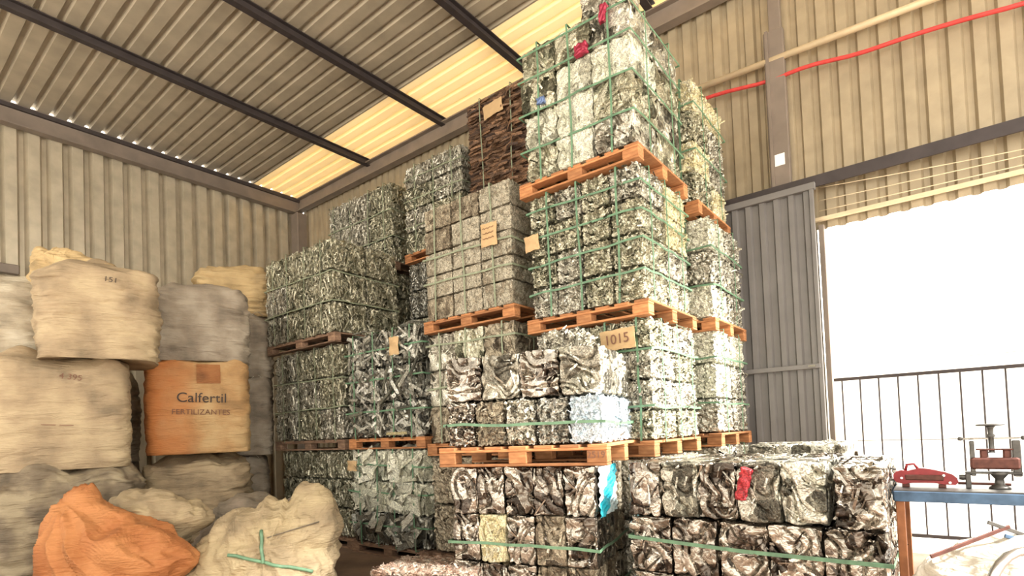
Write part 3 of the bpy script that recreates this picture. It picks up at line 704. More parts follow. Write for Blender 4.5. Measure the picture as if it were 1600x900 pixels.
# --- long low row of bronze bales on the right
RX, RY = 10.56, -3.29
row = []
load('low right row, first tier', 'bronze folded', 'sheet', [BRONZE], (RX, RY), .06, 1.42, 1.0, .35, 5, 1, near=64, nvar=7, depth_rows='all')
load('low right row, second tier', 'bronze folded', 'sheet', [BRONZE], (RX, RY), .415, 1.42, 1.0, .35, 5, 1, near=64, nvar=7, depth_rows='all')
load('low right row, top tier', 'bronze folded', 'sheet', [BRONZE, BRONZE, SILVER], (RX-.26, RY), .77, 1.16, 1.0, .345, 5, 1, near=64, nvar=7, depth_rows='all')
load('far right end of top tier', 'brown folded', 'sheet', [BRONZE], (RX, RY-.02), .77, .235, 1.0, .335, 1, 1, near=46, nvar=2)
load('bright bales behind low row', 'silver crumpled', 'sheet', [SILVER], (RX-.28, RY+1.08), .06, .7, .7, 1.11, 2, 3, near=30, nvar=3)
tag(link('front_green_strap', MB().ribbon([(RX+.018, RY-.022, .60), (RX-.7, RY-.03, .605), (RX-1.42, RY-.022, .63), (RX-1.44, RY+.5, .62), (RX-1.44, RY+1.02, .62), (RX-.7, RY+1.02, .61), (RX+.018, RY+1.02, .6), (RX+.022, RY+.5, .6)], (0, 0, 1), .022, .0035).mesh('strap'), STRAP), 'long green strap across the low right row of bronze bales', 'strap')
# --- loose bale on the floor in front
load('floor in front', 'loose reddish scrap', 'crush', [RUSTMIX], (8.20, -3.86), .0, .80, .55, .38, 1, 1, rot=math.radians(20), ny=1, near=46)

# --- accents caught in the loads: crushed painted pieces
def accent(name, loc, dims, mat, label, seed, rz=0.0, cat='scrap piece', ry=0.0):
    o = link(name, bale_mesh('lump', seed, dims, 30), mat, None, loc, (0, ry, rz)); return tag(o, label, cat, 'painted scrap pieces in the loads')
accent('crushed_can', (8.80, Y1-.045, 4.62), (.07, .06, .15), MAGENTA, 'dark red crushed can near the top of the tallest stack, upper one', 301, ry=.2)
accent('crushed_can', (8.60, Y1-.045, 4.44), (.13, .06, .11), MAGENTA, 'dark red crushed can in the tallest stack, lower and larger one', 302)
accent('crushed_can', (RX-.70, RY-.035, .90), (.07, .05, .20), RED, 'red crumpled strip pressed in the low right row', 303, ry=.25)
BLUECAN = plain('blue_can_metal', (.12, .18, .35), .35, .3)
accent('crushed_can', (8.18, Y1-.045, 4.20), (.09, .05, .07), BLUECAN, 'blue crushed can on the left part of the tallest stack top load', 304)
accent('crushed_can', (3.30, Y2-.03, 3.93), (.10, .06, .12), RED, 'red crushed can between the corner stack and the leftmost stack', 305)
# printed cyan sheet folded over the corner bale under the marked pallet
m, N_, L_, b_ = new_mat('cyan_and_white_printed_sheet')
tc = N_.new('ShaderNodeTexCoord'); sx = N_.new('ShaderNodeSeparateXYZ'); L_.new(tc.outputs['Object'], sx.inputs[0])
ma = N_.new('ShaderNodeMath'); ma.operation = 'MULTIPLY_ADD'; ma.inputs[1].default_value = -.87; L_.new(sx.outputs['Y'], ma.inputs[0]); L_.new(sx.outputs['Z'], ma.inputs[2])
cr = N_.new('ShaderNodeValToRGB'); cr.color_ramp.interpolation = 'CONSTANT'; e = cr.color_ramp.elements
e[0].position = 0; e[0].color = (.62, .78, .84, 1); e[1].position = .40; e[1].color = (.02, .42, .56, 1); k_ = e.new(.62); k_.color = (.66, .70, .74, 1)
mr = N_.new('ShaderNodeMapRange'); mr.inputs['From Min'].default_value = -.55; mr.inputs['From Max'].default_value = .45; L_.new(ma.outputs[0], mr.inputs['Value'])
L_.new(mr.outputs[0], cr.inputs[0]); L_.new(cr.outputs[0], b_.inputs['Base Color']); b_.inputs['Roughness'].default_value = .4
nz_ = N_.new('ShaderNodeTexNoise'); nz_.inputs['Scale'].default_value = 40; bp = N_.new('ShaderNodeBump'); bp.inputs['Strength'].default_value = .5; bp.inputs['Distance'].default_value = .01
L_.new(tc.outputs['Object'], nz_.inputs['Vector']); L_.new(nz_.outputs['Fac'], bp.inputs['Height']); L_.new(bp.outputs[0], b_.inputs['Normal'])
CYAN = m
n = 24; V = []; F = []
for sg in (0, 1):
    for i in range(n+1):
        for j in range(n+1):
            y = i/n*.44; z = j/n*.34
            V.append((0.006*math.sin(j*.7+i*.5)+.006*math.sin(j*1.9-i)+sg*.004, y, z))
mm = (n+1)**2
for i in range(n):
    for j in range(n):
        a = i*(n+1)+j; F += [(a, a+1, a+n+2, a+n+1), (mm+a, mm+a+n+1, mm+a+n+2, mm+a+1)]
for i in range(n):
    for (a, b) in ((i*(n+1), (i+1)*(n+1)), (i*(n+1)+n, (i+1)*(n+1)+n), (i, i+1), (n*(n+1)+i, n*(n+1)+i+1)): F.append((a, b, mm+b, mm+a))
o = link('printed_sheet', mesh_from('printed', V, F), CYAN, None, (FC[0]-.09*c+.016*c-.05*s, FC[1]+.03+.04+.02*s, .745), (0, 0, RF))
tag(o, 'cyan and white printed sheet on bale side below the marked pallet', 'scrap sheet')
# cardboard tags
cardtag('t', (8.81, Y1-.045, 2.045), .30, .165, 0, -.05, 'brown cardboard tag reading 1015 on the tallest stack', '1015', .11)
cardtag('t', (7.52, Y1-.035, 3.22), .19, .22, 0, .0, 'tan cardboard tag with scribbled lines on the tan pressed load', lines=3)
cardtag('t', (6.62, Y2-.055, 5.36), .30, .17, 0, -.12, 'blank cardboard tag on top of the rusty bundle')
cardtag('t', (8.02, Y1-.045, 3.01), .15, .14, 0, -.1, 'blank tan cardboard tag at left edge of the tallest stack')
cardtag('t', (6.12, Y1-.05, 2.34), .15, .20, 0, 0, 'tan cardboard tag on the dark load with white offcuts')
cardtag('t', (5.30, Y1-.05, 1.02), .17, .12, 0, 0, 'grey-brown cardboard tag on the pale profile load')
# long offcuts standing out of the dark load
rs = random.Random(3)
for k, (x, z, l, an, lab) in enumerate(((6.05, 1.86, .52, .95, 'long diagonal white offcut across the dark load'), (6.42, 2.08, .24, .6, 'short white offcut at the right edge of the dark load'), (6.25, 1.66, .22, 1.5, 'flat white offcut low on the right of the dark load'), (5.95, 1.98, .30, .35, 'upright white offcut in the middle of the dark load'), (5.40, 1.62, .26, 1.45, 'horizontal pale offcut at left of the dark load'), (6.12, 1.38, .34, 1.57, 'yellowish offcut lying along the bottom of the dark load'))):
    mb = MB(); M = Matrix.Rotation(an, 3, 'Y'); mb.box((0, 0, 0), (.03, .004, l), M, bev=.0015)
    M2 = M; mb.box(M @ Vector((.014, .008, 0)), (.003, .018, l), M)
    tag(link('metal_offcut', mb.mesh('offcut'), PALE if k < 5 else CREAM, None, (x, Y1-.055, z)), lab, 'offcut', 'white offcuts in the dark load')

# ------------------------------------------------------------------ big bags
def bag_mesh(w, d, h, seed, n=5.0, wr=.018, top=.12, bulge=.06, lean=(0, 0), sag=.0, nu=120, nv=70):
    s = seed*7.7; V = []
    T = np.linspace(0, 1, nv); U = np.linspace(0, 2*PI, nu, endpoint=False)
    tt, uu = np.meshgrid(T, U, indexing='ij'); tt = tt.ravel(); uu = uu.ravel()
    cb, ct = .08, top
    z = np.clip((tt-cb)/(1-cb-.22), 0, 1)
    rad = np.ones_like(tt)
    a = tt < cb; rad[a] = np.sin(tt[a]/cb*PI/2)**.55
    b_ = tt > .78; q = (tt[b_]-.78)/.22
    rad[b_] = np.cos(q*PI/2)**.7
    zz = z*(h*(1-ct)); zz[b_] = h*(1-ct) + h*ct*np.sin(q*PI/2)
    zz[a] = h*.05*(1-np.sin(tt[a]/cb*PI/2)); zz[~a & ~b_] += h*.0
    cx = np.sign(np.cos(uu))*np.abs(np.cos(uu))**(2/n); cy = np.sign(np.sin(uu))*np.abs(np.sin(uu))**(2/n)
    bl = 1 + bulge*np.sin(np.clip(zz/h, 0, 1)*PI)
    X = cx*w/2*rad*bl; Y = cy*d/2*rad*bl
    P = np.stack([X, Y, zz], 1)
    q1 = warp(P, 2.2, .15, s); st = np.array([1.1, 1.1, 5.0])
    dd = wr*(billow(q1*st, 2.0, s)-.4)*1.0 + wr*.9*(billow(q1*st, 4.5, s+3)-.4) + wr*1.6*creases(warp(P, 3, .06, s), .30, s) + wr*.9*creases(P*np.array([.5, .5, 1.6]), .12, s+1) + .012*(np.abs(np.sin(PI*P[:, 2]/.145+s+.6*perlin(P*2+s)))**.5-.7)
    nr = np.stack([cx, cy, np.where(b_, 1.3*(tt-.78)/.22, 0)], 1); nr /= np.linalg.norm(nr, axis=1)[:, None]
    edge = np.clip(rad*1.5, 0, 1)
    P = P + nr*(dd*edge)[:, None]
    topn = np.clip((P[:, 2]/h-.6)/.4, 0, 1); P[:, 2] += topn*(.16*h*perlin(P*3.4+s+8) + .05*h*creases(P, .22, s+4) - sag*np.abs(P[:, 0]/(w/2)))
    P[:, 2] = np.maximum(P[:, 2], 0.0)
    P[:, 0] += lean[0]*P[:, 2]; P[:, 1] += lean[1]*P[:, 2]
    F = []
    for i in range(nv-1):
        for k in range(nu): F.append((i*nu+k, i*nu+(k+1) % nu, (i+1)*nu+(k+1) % nu, (i+1)*nu+k))
    return mesh_from('bag_body', P, np.array(F), True)
def face_cam(x, y): return math.atan2(CAM.x-x, -(CAM.y-y))      # local -Y towards the camera
def stencil(bag, body, text, size, x, z, mat=INK, tilt=0.0, name='printed_marking'):
    me = text_mesh(text, size, .0); bm_ = BVHTree.FromPolygons([v.co for v in body.data.vertices], [tuple(p.vertices) for p in body.data.polygons])
    cs, sn = math.cos(tilt), math.sin(tilt)
    for v in me.vertices:
        X, Z = v.co.x*cs - v.co.y*sn + x, v.co.x*sn + v.co.y*cs + z
        hit = bm_.ray_cast(Vector((X, -3, Z)), Vector((0, 1, 0)))
        v.co = (X, (hit[0].y if hit[0] else -.5)-.018, Z)
    return link(name, me, mat, bag)
def loop_pts(x, y, z, w, h, n=12): return [(x + w*(i/(n-1)-.5)*1.0, y - .02*math.sin(i), z + h*math.sin(PI*i/(n-1))) for i in range(n)]
def bag(loc, w, d, h, seed, mat, label, rz=None, loops=True, **kw):
    t = empty('big_bag', loc, face_cam(loc[0], loc[1]) if rz is None else rz); tag(t, label, 'bag', 'big bags along the left wall')
    body = link('bag_body', bag_mesh(w, d, h, seed, **kw), mat, t)
    if loops:
        for sx_ in (-1, 1):
            pts = loop_pts(sx_*w*.30, -d*.42, h*.93, w*.16, .06)
            link('lifting_loop', MB().ribbon(pts+[(p[0], p[1]+.004, p[2]-.004) for p in reversed(pts)], (0, 1, .2), .035, .003).mesh('loop'), BAG_WHITE, t)
    return t, body
NECK = []
# stack nearest the camera on the left (three bags high)
BX, BY = 4.02, -5.02
bag((BX-.05, BY-.02, 0), 1.12, 1.0, 1.22, 1, BAG_DIRTY, 'dirty dark big bag on the floor at the bottom left', wr=.035, loops=False, bulge=.1, n=3.6)
t, b3 = bag((BX-.10, BY-.08, 1.16), 1.08, 1.0, 1.08, 2, BAG_CREAM, 'cream big bag with handwritten 395, middle of the left stack', wr=.014, bulge=.04, n=6, loops=False, top=.10)
stencil(t, b3, '4 395', .075, .08, .86, INKBROWN, -.12)
stencil(t, b3, '— —', .10, -.02, .42, INKBROWN, -.05)
t, b1 = bag((BX+.22, BY+.17, 2.18), .94, .9, .98, 3, BAG_CREAM, 'large cream big bag marked 151, topmost of the left stack', wr=.03, bulge=.05, n=4.5, loops=False, top=.16, sag=.05)
stencil(t, b1, '151', .075, .09, .74, INK, -.1)
NECK.append((t, Vector((BX+.22, BY+.17, 2.18))))
bag((BX-.30, BY-.42, 2.16), .66, .6, .86, 4, BAG_WHITE, 'narrow whitish big bag beside the topmost 151 bag', wr=.03, bulge=.08, n=3, loops=False, top=.2)
bag((BX-1.0, BY-.9, 0), 1.0, 1.0, 1.2, 5, BAG_GREY, 'grey big bag on the floor at the extreme left edge', wr=.03)
bag((BX-1.0, BY-.9, 1.16), 1.0, 1.0, 1.1, 6, BAG_DIRTY, 'greenish dirty big bag cut by the left picture edge', wr=.03)
bag((BX-1.0, BY-.75, 2.2), 1.0, 1.0, .9, 7, BAG_GREY, 'grey big bag, high at the extreme left edge', wr=.03)
# stack with the orange bag
CX, CY = 3.72, -3.72
bag((CX-.1, CY, 0), 1.12, 1.0, 1.18, 8, BAG_CREAM, 'crumpled cream big bag on the floor below the orange bag', wr=.04, bulge=.05, n=4, loops=False, top=.12)
t, b6 = bag((CX+.0, CY, 1.24), 1.06, .95, 1.10, 9, BAG_ORANGE, 'orange and yellow big bag printed Calfertil, middle of its stack', wr=.012, bulge=.02, n=7, top=.07)
stencil(t, b6, 'Calfertil', .155, .03, .63, INK, -.03)
stencil(t, b6, 'FERTILIZANTES', .085, .02, .47, INKBROWN, -.03)
n = 8; V = []; F = []; bv = BVHTree.FromPolygons([v.co for v in b6.data.vertices], [tuple(p.vertices) for p in b6.data.polygons])
for sg in (.004, .012):
    for i in range(n+1):
        for j in range(n+1):
            X, Z = -.02 + .24*i/n, .80 + .22*j/n; h_ = bv.ray_cast(Vector((X, -3, Z)), Vector((0, 1, 0))); V.append((X, (h_[0].y if h_[0] else -.47)-sg, Z))
m1 = (n+1)**2
for i in range(n):
    for j in range(n): a = i*(n+1)+j; F += [(a, a+1, a+n+2, a+n+1), (m1+a, m1+a+n+1, m1+a+n+2, m1+a+1)]
link('document_pouch', mesh_from('pouch', V, F), fabric('brown_orange_pouch_cloth', (.34, .15, .05), (.28, .11, .035)), t)
t, b5 = bag((CX+.0, CY, 2.30), 1.06, .95, .92, 10, BAG_GREY, 'grey wrinkled big bag on top of the orange bag', wr=.03, bulge=.05, n=5, loops=False, top=.14)
# bags behind, towards the corner
bag((2.72, -2.9, 0), .95, .95, 1.2, 11, BAG_GREY, 'grey big bag on the floor between orange bag and leftmost stack', wr=.02)
bag((2.78, -2.85, 1.16), .95, .95, 1.15, 12, BAG_GREY, 'pinkish grey big bag, second up beside the leftmost stack', wr=.02, n=5)
bag((2.75, -2.8, 2.25), .95, .95, .95, 13, BAG_GREY, 'grey big bag, third up beside the leftmost stack', wr=.03)
bag((2.70, -2.72, 3.14), 1.05, .95, .75, 14, BAG_YELLOW, 'yellowish crumpled big bag, highest beside the leftmost stack', wr=.05, loops=False, top=.3)
bag((2.3, -4.45, 0), 1.0, 1.0, 1.2, 15, BAG_GREY, 'shadowed grey big bag on the floor behind the bag stacks', wr=.02)
bag((2.3, -4.45, 1.16), 1.0, 1.0, 1.1, 16, BAG_GREY, 'shadowed grey big bag seen between the two bag stacks', wr=.02)

# ------------------------------------------------------------------ slumped sacks: union of soft ellipsoids with folds
def lump(ells, center, seed, n=46, k=.03, wr=.03, wf=5.0, floor=0.0, st=(1, 1, 1), fan=None):
    P, F = _cg[n] if n in _cg else cube_grid(n); d = P/np.linalg.norm(P, axis=1)[:, None]; C = np.array(center)
    ts = np.linspace(1.6, .01, 220); hit = np.full(len(P), .02); done = np.zeros(len(P), bool)
    EL = [(np.array(c_), np.array(r_), np.array(Euler(e_).to_matrix()).T) for c_, r_, e_ in ells]
    def sdf(X):
        out_ = np.full(len(X), 0.0)
        acc = np.zeros(len(X))
        for c_, r_, R_ in EL:
            q = (X-c_) @ R_.T; k0 = np.linalg.norm(q/r_, axis=1); k1 = np.linalg.norm(q/(r_*r_), axis=1)
            acc += np.exp(-np.clip(k0*(k0-1)/np.maximum(k1, 1e-6), -2, 2)/k*1.0)
        return -k*np.log(acc+1e-30)
    for t_ in ts:
        m = ~done
        if not m.any(): break
        v = sdf(C + d[m]*t_); idx = np.where(m)[0][v < 0]; hit[idx] = t_; done[idx] = True
    X = C + d*hit[:, None]; s = seed*3.1
    X0 = X.copy(); q = warp(X, 2.5, .18, s)*np.array(st)
    dd = wr*2.0*creases(q, 1.3/wf, s, 4) + wr*1.3*creases(warp(X, 5, .04, s), .55/wf, s+5, 4) + wr*.25*creases(X, .25/wf, s+6, 5) + wr*1.2*(.5-billow(q, wf*.9, s))
    if fan:   # folds that hang and radiate from a gathered point
        fp, kf, amp = fan; v_ = X0 - np.array(fp); aa = v_ @ np.array(tuple(rt)); ds = np.sqrt(aa**2 + v_[:, 2]**2)
        ph = np.arctan2(v_[:, 2], aa)/(2*PI)*kf + .9*perlin(X0*2.2+s) + .25*perlin(X0*6+s)
        dd = dd*.55 + amp*(1-2*np.abs((ph % 1.0)*2-1)**.75)*np.clip(ds/.35, 0, 1)
    X = X + d*dd[:, None]
    X[:, 2] = np.maximum(X[:, 2], floor + .01*np.abs(perlin(X0*6+s)))
    return mesh_from('sack', X, F, True)
_cg[80] = cube_grid(110)
def vcam(p, d):
    """helper vector: right / towards camera frame used to lay the sacks out"""
    return p
R_ = rt; 
def wpt(base, a, b, z): # a to the right of the view, b away from the camera (horizontal)
    f2 = Vector((-math.sin(YAW), math.cos(YAW), 0)); return tuple(Vector(base) + rt*a + f2*b + Vector((0, 0, z)))
t_, o_ = NECK[0]   # gathered neck of the 151 bag flopping up at its left
ell = [(wpt(o_, -.50, .0, .84), (.13, .16, .34), (0, -.12, YAW)), (wpt(o_, -.30, .0, 1.02), (.30, .16, .11), (0, .28, YAW)), (wpt(o_, -.02, .0, .95), (.24, .14, .10), (0, .2, YAW))]
nk = link('bag_neck', lump(ell, wpt(o_, -.40, .0, .98), 31, 64, wr=.025, wf=6), BAG_YELLOW, t_)
nk.matrix_parent_inverse = (Matrix.Translation(t_.location) @ t_.rotation_euler.to_matrix().to_4x4()).inverted()
OB = (5.75, -5.25, 0)
ell = [(wpt(OB, -.12, 0, .45), (.25, .34, .55), (0, -.15, YAW)), (wpt(OB, .10, .0, .55), (.45, .32, .30), (0, .35, YAW)), (wpt(OB, .42, .0, .50), (.22, .22, .20), (0, .3, YAW)), (wpt(OB, -.30, -.1, .12), (.36, .4, .32), (0, 0, YAW)), (wpt(OB, -.17, 0, .88), (.11, .10, .24), (0, .25, YAW)), (wpt(OB, -.05, 0, .80), (.2, .1, .1), (0, .4, YAW)), (wpt(OB, .15, -.1, .1), (.45, .3, .25), (0, 0, YAW))]
tag(link('draped_sack', lump(ell, wpt(OB, 0, 0, .40), 3, 80, wr=.045, wf=3.6, st=(1.3, 1.3, .6), fan=(wpt(OB, -.17, 0, .95), 15, .035)), CLOTH_ORANGE), 'orange slumped sack with deep folds in the left foreground', 'sack')
ell = [(wpt(OB, .02, .45, .70), (.34, .25, .28), (0, .2, YAW)), (wpt(OB, .28, .45, .78), (.3, .2, .12), (0, .3, YAW)), (wpt(OB, 0, .5, .2), (.4, .3, .4), (0, 0, YAW))]
tag(link('crumpled_sack', lump(ell, wpt(OB, .08, .46, .45), 5, 46, wr=.03, wf=5), CLOTH_BEIGE), 'cream crumpled sack behind the orange slumped sack', 'sack')
SB = (6.35, -4.25, 0)
ell = [(wpt(SB, -.12, 0, .38), (.50, .40, .42), (0, -.25, YAW)), (wpt(SB, .28, .05, .52), (.26, .28, .34), (0, .1, YAW)), (wpt(SB, .30, .08, .78), (.14, .12, .22), (0, -.3, YAW)), (wpt(SB, .38, .05, .72), (.13, .15, .20), (0, .5, YAW)), (wpt(SB, -.38, -.15, .15), (.40, .35, .28), (0, -.2, YAW)), (wpt(SB, .1, -.1, .2), (.45, .35, .3), (0, 0, YAW)), (wpt(SB, .0, .0, .72), (.16, .16, .14), (0, 0, YAW))]
bs = empty('tied_sack', SB); tag(bs, 'beige tied sack with green strap in the foreground', 'sack')
o = link('sack_body', lump(ell, wpt(SB, 0, 0, .42), 9, 80, wr=.035, wf=4.2, st=(1.2, 1.2, .8), fan=(wpt(SB, .10, 0, .52), 11, .028)), CLOTH_BEIGE, bs); o.location = -Vector(SB)
sackbvh = BVHTree.FromPolygons([v.co for v in o.data.vertices], [tuple(p.vertices) for p in o.data.polygons])
def on_sack(a, z):
    p = Vector(wpt(SB, a, -2.0, z)); f2 = Vector((-math.sin(YAW), math.cos(YAW), 0)); h = sackbvh.ray_cast(p, f2)
    return (h[0] - f2*.012 - Vector(SB)) if h[0] else Vector(wpt((0, 0, 0), a, -.35, z))
for nm, path, rr in (('green_strap', [(-.16+.055*i, .50-.016*i) for i in range(12)], .014), ('green_strap', [(.05+.006*i, .66-.03*i) for i in range(9)], .013), ('tie_rope', [(.1+.05*i, .60+.012*i) for i in range(8)], .005), ('green_strap', [(-.62+.05*i, .12+.005*i) for i in range(6)], .012)):
    link(nm, MB().tube([on_sack(a, z) for a, z in path], rr, 6).mesh('band', True), STRAP if nm == 'green_strap' else CLOTH_GREY, bs)
ell = [(wpt(SB, -.55, .75, .42), (.42, .3, .36), (0, .15, YAW)), (wpt(SB, -.10, .75, .42), (.35, .3, .30), (0, .2, YAW)), (wpt(SB, -.8, .7, .2), (.4, .3, .3), (0, 0, YAW))]
tag(link('crumpled_tarp', lump(ell, wpt(SB, -.4, .75, .3), 12, 46, wr=.06, wf=4), CLOTH_GREY), 'grey brown crumpled tarp between orange sack and tied sack', 'tarp')
ell = [(wpt(SB, .58, -.15, .08), (.10, .10, .09), (0, 0, YAW)), (wpt(SB, .50, -.15, .05), (.10, .1, .06), (0, 0, YAW))]
tag(link('small_sack', lump(ell, wpt(SB, .54, -.15, .06), 14, 46, wr=.02, wf=9), CLOTH_BEIGE), 'small scrunched beige sack on the floor right of tied sack', 'sack')
ell = [(wpt(OB, .55, -.1, .22), (.30, .2, .10), (0, .5, YAW)), (wpt(OB, .45, -.2, .10), (.3, .2, .10), (0, 0, YAW))]
tag(link('torn_sack', lump(ell, wpt(OB, .50, -.15, .16), 17, 46, wr=.03, wf=6), CLOTH_BEIGE), 'torn beige sack low between the orange sack and tied sack', 'sack')

# ------------------------------------------------------------------ bench with tools on the right
TX, TY, TZ = 10.60, -2.98, .95
bn = empty('steel_bench', (TX, TY, 0)); tag(bn, 'steel workbench with blue top edge and rusty orange legs', 'bench')
link('tabletop', MB().box((.75, .30, TZ-.012), (1.55, .62, .024), bev=.003).mesh('ttop'), WHITEW if False else IRON, bn)
link('front_rail', MB().box((.75, -.012, TZ-.035), (1.55, .025, .055), bev=.003).mesh('frail'), BLUEP, bn)
link('side_rail', MB().box((-.02, .30, TZ-.035), (.025, .60, .05), bev=.003).mesh('srail'), BLUEP, bn)
for x, y in ((.0, .02), (1.48, .02), (.0, .58), (1.48, .58)): link('leg', MB().box((x, y, (TZ-.06)/2), (.04, .04, TZ-.06), bev=.003).mesh('leg'), ORANGEP, bn)
link('stretcher', MB().box((.74, .58, .30), (1.48, .03, .03)).mesh('str'), ORANGEP, bn)
# red hand winch
wn = empty('hand_winch', (TX+.11, TY+.16, TZ)); tag(wn, 'red cast hand winch lying on the bench', 'winch'); wn.scale = (.85, .85, .85)
prof = [(-.15, .03), (-.165, .05), (-.165, .08), (-.15, .10), (-.12, .11), (-.09, .105), (-.06, .115), (-.02, .125), (.03, .12), (.07, .11), (.11, .10), (.145, .085), (.168, .06), (.172, .035), (.155, .02), (.10, .022), (.05, .03), (0, .03), (-.06, .028), (-.11, .02)]
V = [(x, -.035, z) for x, z in prof] + [(x, .035, z) for x, z in prof]; k = len(prof)
F = [tuple(range(k)), tuple(range(2*k-1, k-1, -1))] + [(i, k+i, k+(i+1) % k, (i+1) % k) for i in range(k)]
link('body', mesh_from('winch_body', V, F), REDP, wn)
link('hook_handle', MB().tube([(-.10, 0, .10), (-.09, 0, .145), (-.05, 0, .15), (-.03, 0, .115)], .009, 8).mesh('hh', True), REDP, wn)
link('cover_plate', MB().box((0, -.040, .065), (.20, .012, .035), bev=.004).mesh('cp'), RUSTY, wn)
for x in (-.10, .09): link('foot', MB().box((x, 0, .01), (.04, .08, .02), bev=.003).mesh('ft'), RUSTY, wn)
for x, z in ((-.12, .06), (.10, .08), (.13, .035)): link('bolt', MB().lathe([(.008, -.045), (.008, -.035)], (x, 0, z), 8, 'Y').mesh('bolt'), CHROME, wn)
link('lever', MB().tube([(-.15, -.01, .115), (-.27, -.03, .145)], .007, 8).mesh('lv'), IRON, wn)
link('lever', MB().tube([(-.15, -.02, .045), (-.22, -.03, .048)], .007, 8).mesh('lv2'), IRON, wn)
link('cable_rod', MB().tube([(.17, 0, .03), (.42, .01, .025)], .008, 8).mesh('rod'), RUSTY, wn)
# bench machine: threaded hand press with frame
mc = empty('hand_press', (TX+.40, TY+.16, TZ)); tag(mc, 'old iron hand press with round handwheel on the bench', 'machine'); mc.scale = (.76, .76, .72)
link('handwheel', MB().lathe([(.005, .455), (.075, .458), (.080, .464), (.075, .470), (.01, .472)], n=28).mesh('hw', True), IRON, mc)
link('screw', MB().lathe([(.030, .455), (.018, .44), (.015, .40), (.026, .385), (.016, .37), (.016, .27), (.024, .26)], n=16).mesh('sc', True), IRON, mc)
link('crossbar', MB().tube([(-.165, 0, .365), (.165, 0, .365)], .007, 8).mesh('cb'), CHROME, mc)
for x in (-.165, .165): link('bar_knob', MB().lathe([(.004, -.016), (.014, -.01), (.016, 0), (.012, .012), (.004, .016)], (x, 0, .365), 10, 'X').mesh('kn', True), IRON, mc)
for x in (-.105, .125): link('side_post', MB().box((x, 0, .22), (.028 if x < 0 else .045, .05, .26), bev=.005).mesh('sp'), IRON, mc)
mb = MB(); mb.box((.01, 0, .185), (.26, .09, .085), bev=.012); mb.box((-.045, 0, .25), (.04, .05, .07), bev=.01); mb.box((.075, 0, .25), (.04, .05, .07), bev=.01)
link('press_block', mb.mesh('pb'), RUSTY, mc)
link('yoke', MB().box((.015, 0, .285), (.20, .05, .012), bev=.003).mesh('yk'), RUSTY, mc)
mb = MB(); mb.box((0, 0, .115), (.30, .06, .018), bev=.004); link('base_bar', mb.mesh('bb'), IRON, mc)
mb = MB(); mb.lathe([(.060, 0), (.055, .015), (.028, .03), (.024, .07), (.045, .10), (.05, .125)], (.03, 0, 0), 16); link('pedestal', mb.mesh('pd', True), IRON, mc)
mb = MB(); mb.box((-.135, 0, .06), (.03, .05, .12), bev=.004); mb.lathe([(.02, -.02), (.022, 0), (.02, .02)], (-.165, 0, .08), 12, 'X'); link('clamp', mb.mesh('cl'), IRON, mc)
# small engine part cut by the picture edge
ep = empty('motor_casting', (TX+.62, TY+.20, TZ)); tag(ep, 'grey motor casting beside the hand press at picture edge', 'machine part'); ep.scale = (.9, .9, .9)
link('housing', MB().box((.03, 0, .19), (.14, .10, .10), bev=.015).mesh('hs'), IRON, ep)
link('ring', MB().lathe([(.045, -.03), (.055, -.02), (.055, .02), (.045, .03)], (-.0, -.05, .10), 18, 'Y').mesh('rg', True), IRON, ep)
link('curved_arm', MB().tube([(-.10, 0, .02), (-.06, -.01, .08), (.02, -.01, .06), (.10, 0, .01)], .014, 8).mesh('ca', True), IRON, ep)
link('base_plate', MB().box((.03, 0, .02), (.20, .10, .035), bev=.006).mesh('bp'), IRON, ep)
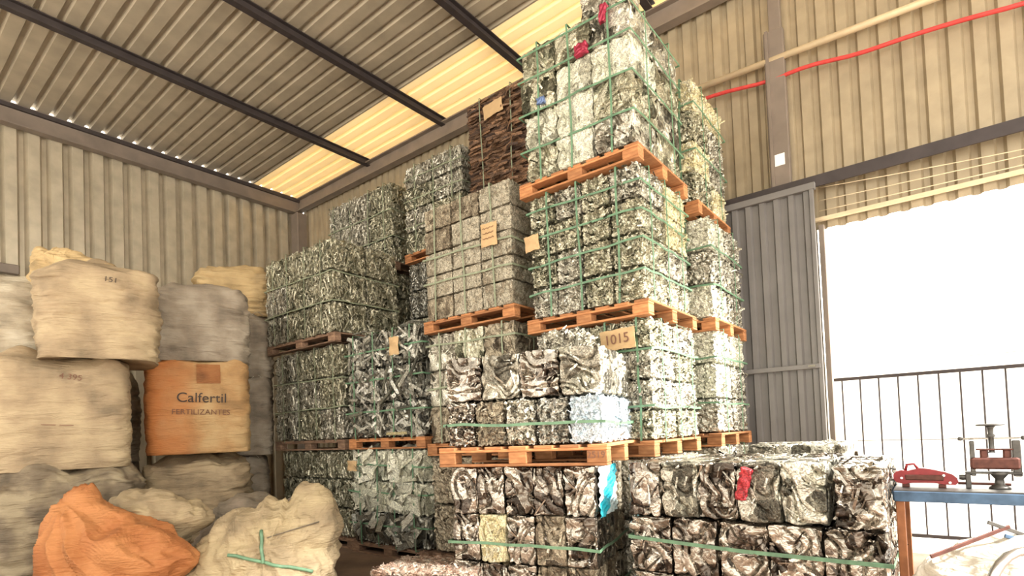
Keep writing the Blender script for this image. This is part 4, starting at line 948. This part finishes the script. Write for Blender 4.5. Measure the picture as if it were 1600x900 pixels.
# white plastic sack of scrap below the bench, in front
WB = (10.93, -3.72, 0)
ell = [(wpt(WB, 0, 0, .40), (.34, .30, .42), (0, 0, YAW)), (wpt(WB, .12, 0, .55), (.26, .26, .25), (0, 0, YAW)), (wpt(WB, -.05, 0, .2), (.36, .3, .3), (0, 0, YAW)), (wpt(WB, .3, .05, .4), (.3, .28, .4), (0, 0, YAW))]
tag(link('plastic_sack', lump(ell, wpt(WB, .05, 0, .35), 21, 80, wr=.025, wf=5), PLASTIC), 'whitish plastic sack full of scrap in front of the bench', 'sack')
for k, (a, z, l, ang, mt, lab) in enumerate(((-.10, .84, .34, 1.25, RUSTY, 'rusty rod resting on the whitish plastic sack'), (.16, .84, .40, 1.95, IRON, 'dark flat bar sticking out of the whitish plastic sack'), (.24, .80, .42, 1.85, BLUEP, 'pale blue profile lying on the whitish plastic sack'), (.34, .87, .30, 1.80, REDP, 'dark red bar on top of the plastic sack by picture edge'), (.05, .83, .26, 1.2, CHROME, 'bright thin bar crossing left side of plastic sack'), (.30, .84, .34, 1.9, IRON, 'second dark bar above the pale blue profile on plastic sack'))):
    M = Matrix.Rotation(YAW, 3, 'Z') @ Matrix.Rotation(ang, 3, 'Y')
    tag(link('scrap_bar', MB().box((0, 0, 0), (.016, .008, l), M, bev=.002).mesh('sb'), mt, None, wpt(WB, a, -.02, z)), lab, 'bar', 'bars on the plastic sack')
# curved chrome chair tube bottom right
CH = wpt((CAM.x, CAM.y, 0), 0, 0, 0)
pts = [wpt(CH, 1.28, 1.50, .60)] + [wpt(CH, 1.28+.10*(1-math.cos(q*PI/2/6)), 1.50, .86+.11*math.sin(q*PI/2/6)) for q in range(7)] + [wpt(CH, 1.75, 1.50, .985), wpt(CH, 2.0, 1.52, .985)]
ct = empty('tube_chair', wpt(CH, 1.6, 1.7, 0)); tag(ct, 'curved polished tube of a chair back at lower right', 'chair')
inv = -Vector(ct.location)
def rel(ps): return [Vector(p) + inv for p in ps]
link('back_tube', MB().tube(rel([wpt(CH, 1.28, 1.50, .0)] + pts + [wpt(CH, 2.10, 1.52, .86), wpt(CH, 2.12, 1.52, 0)]), .013, 10).mesh('bt', True), CHROME, ct)
link('seat', MB().box((0, 0, 0), (.62, .40, .035), Matrix.Rotation(YAW, 3, 'Z'), bev=.012).mesh('seat'), STEEL, ct, rel([wpt(CH, 1.7, 1.72, .46)])[0])
for a in (1.42, 1.98): link('front_leg', MB().tube(rel([wpt(CH, a, 1.90, .45), wpt(CH, a, 1.92, 0)]), .013, 10).mesh('fl', True), CHROME, ct)
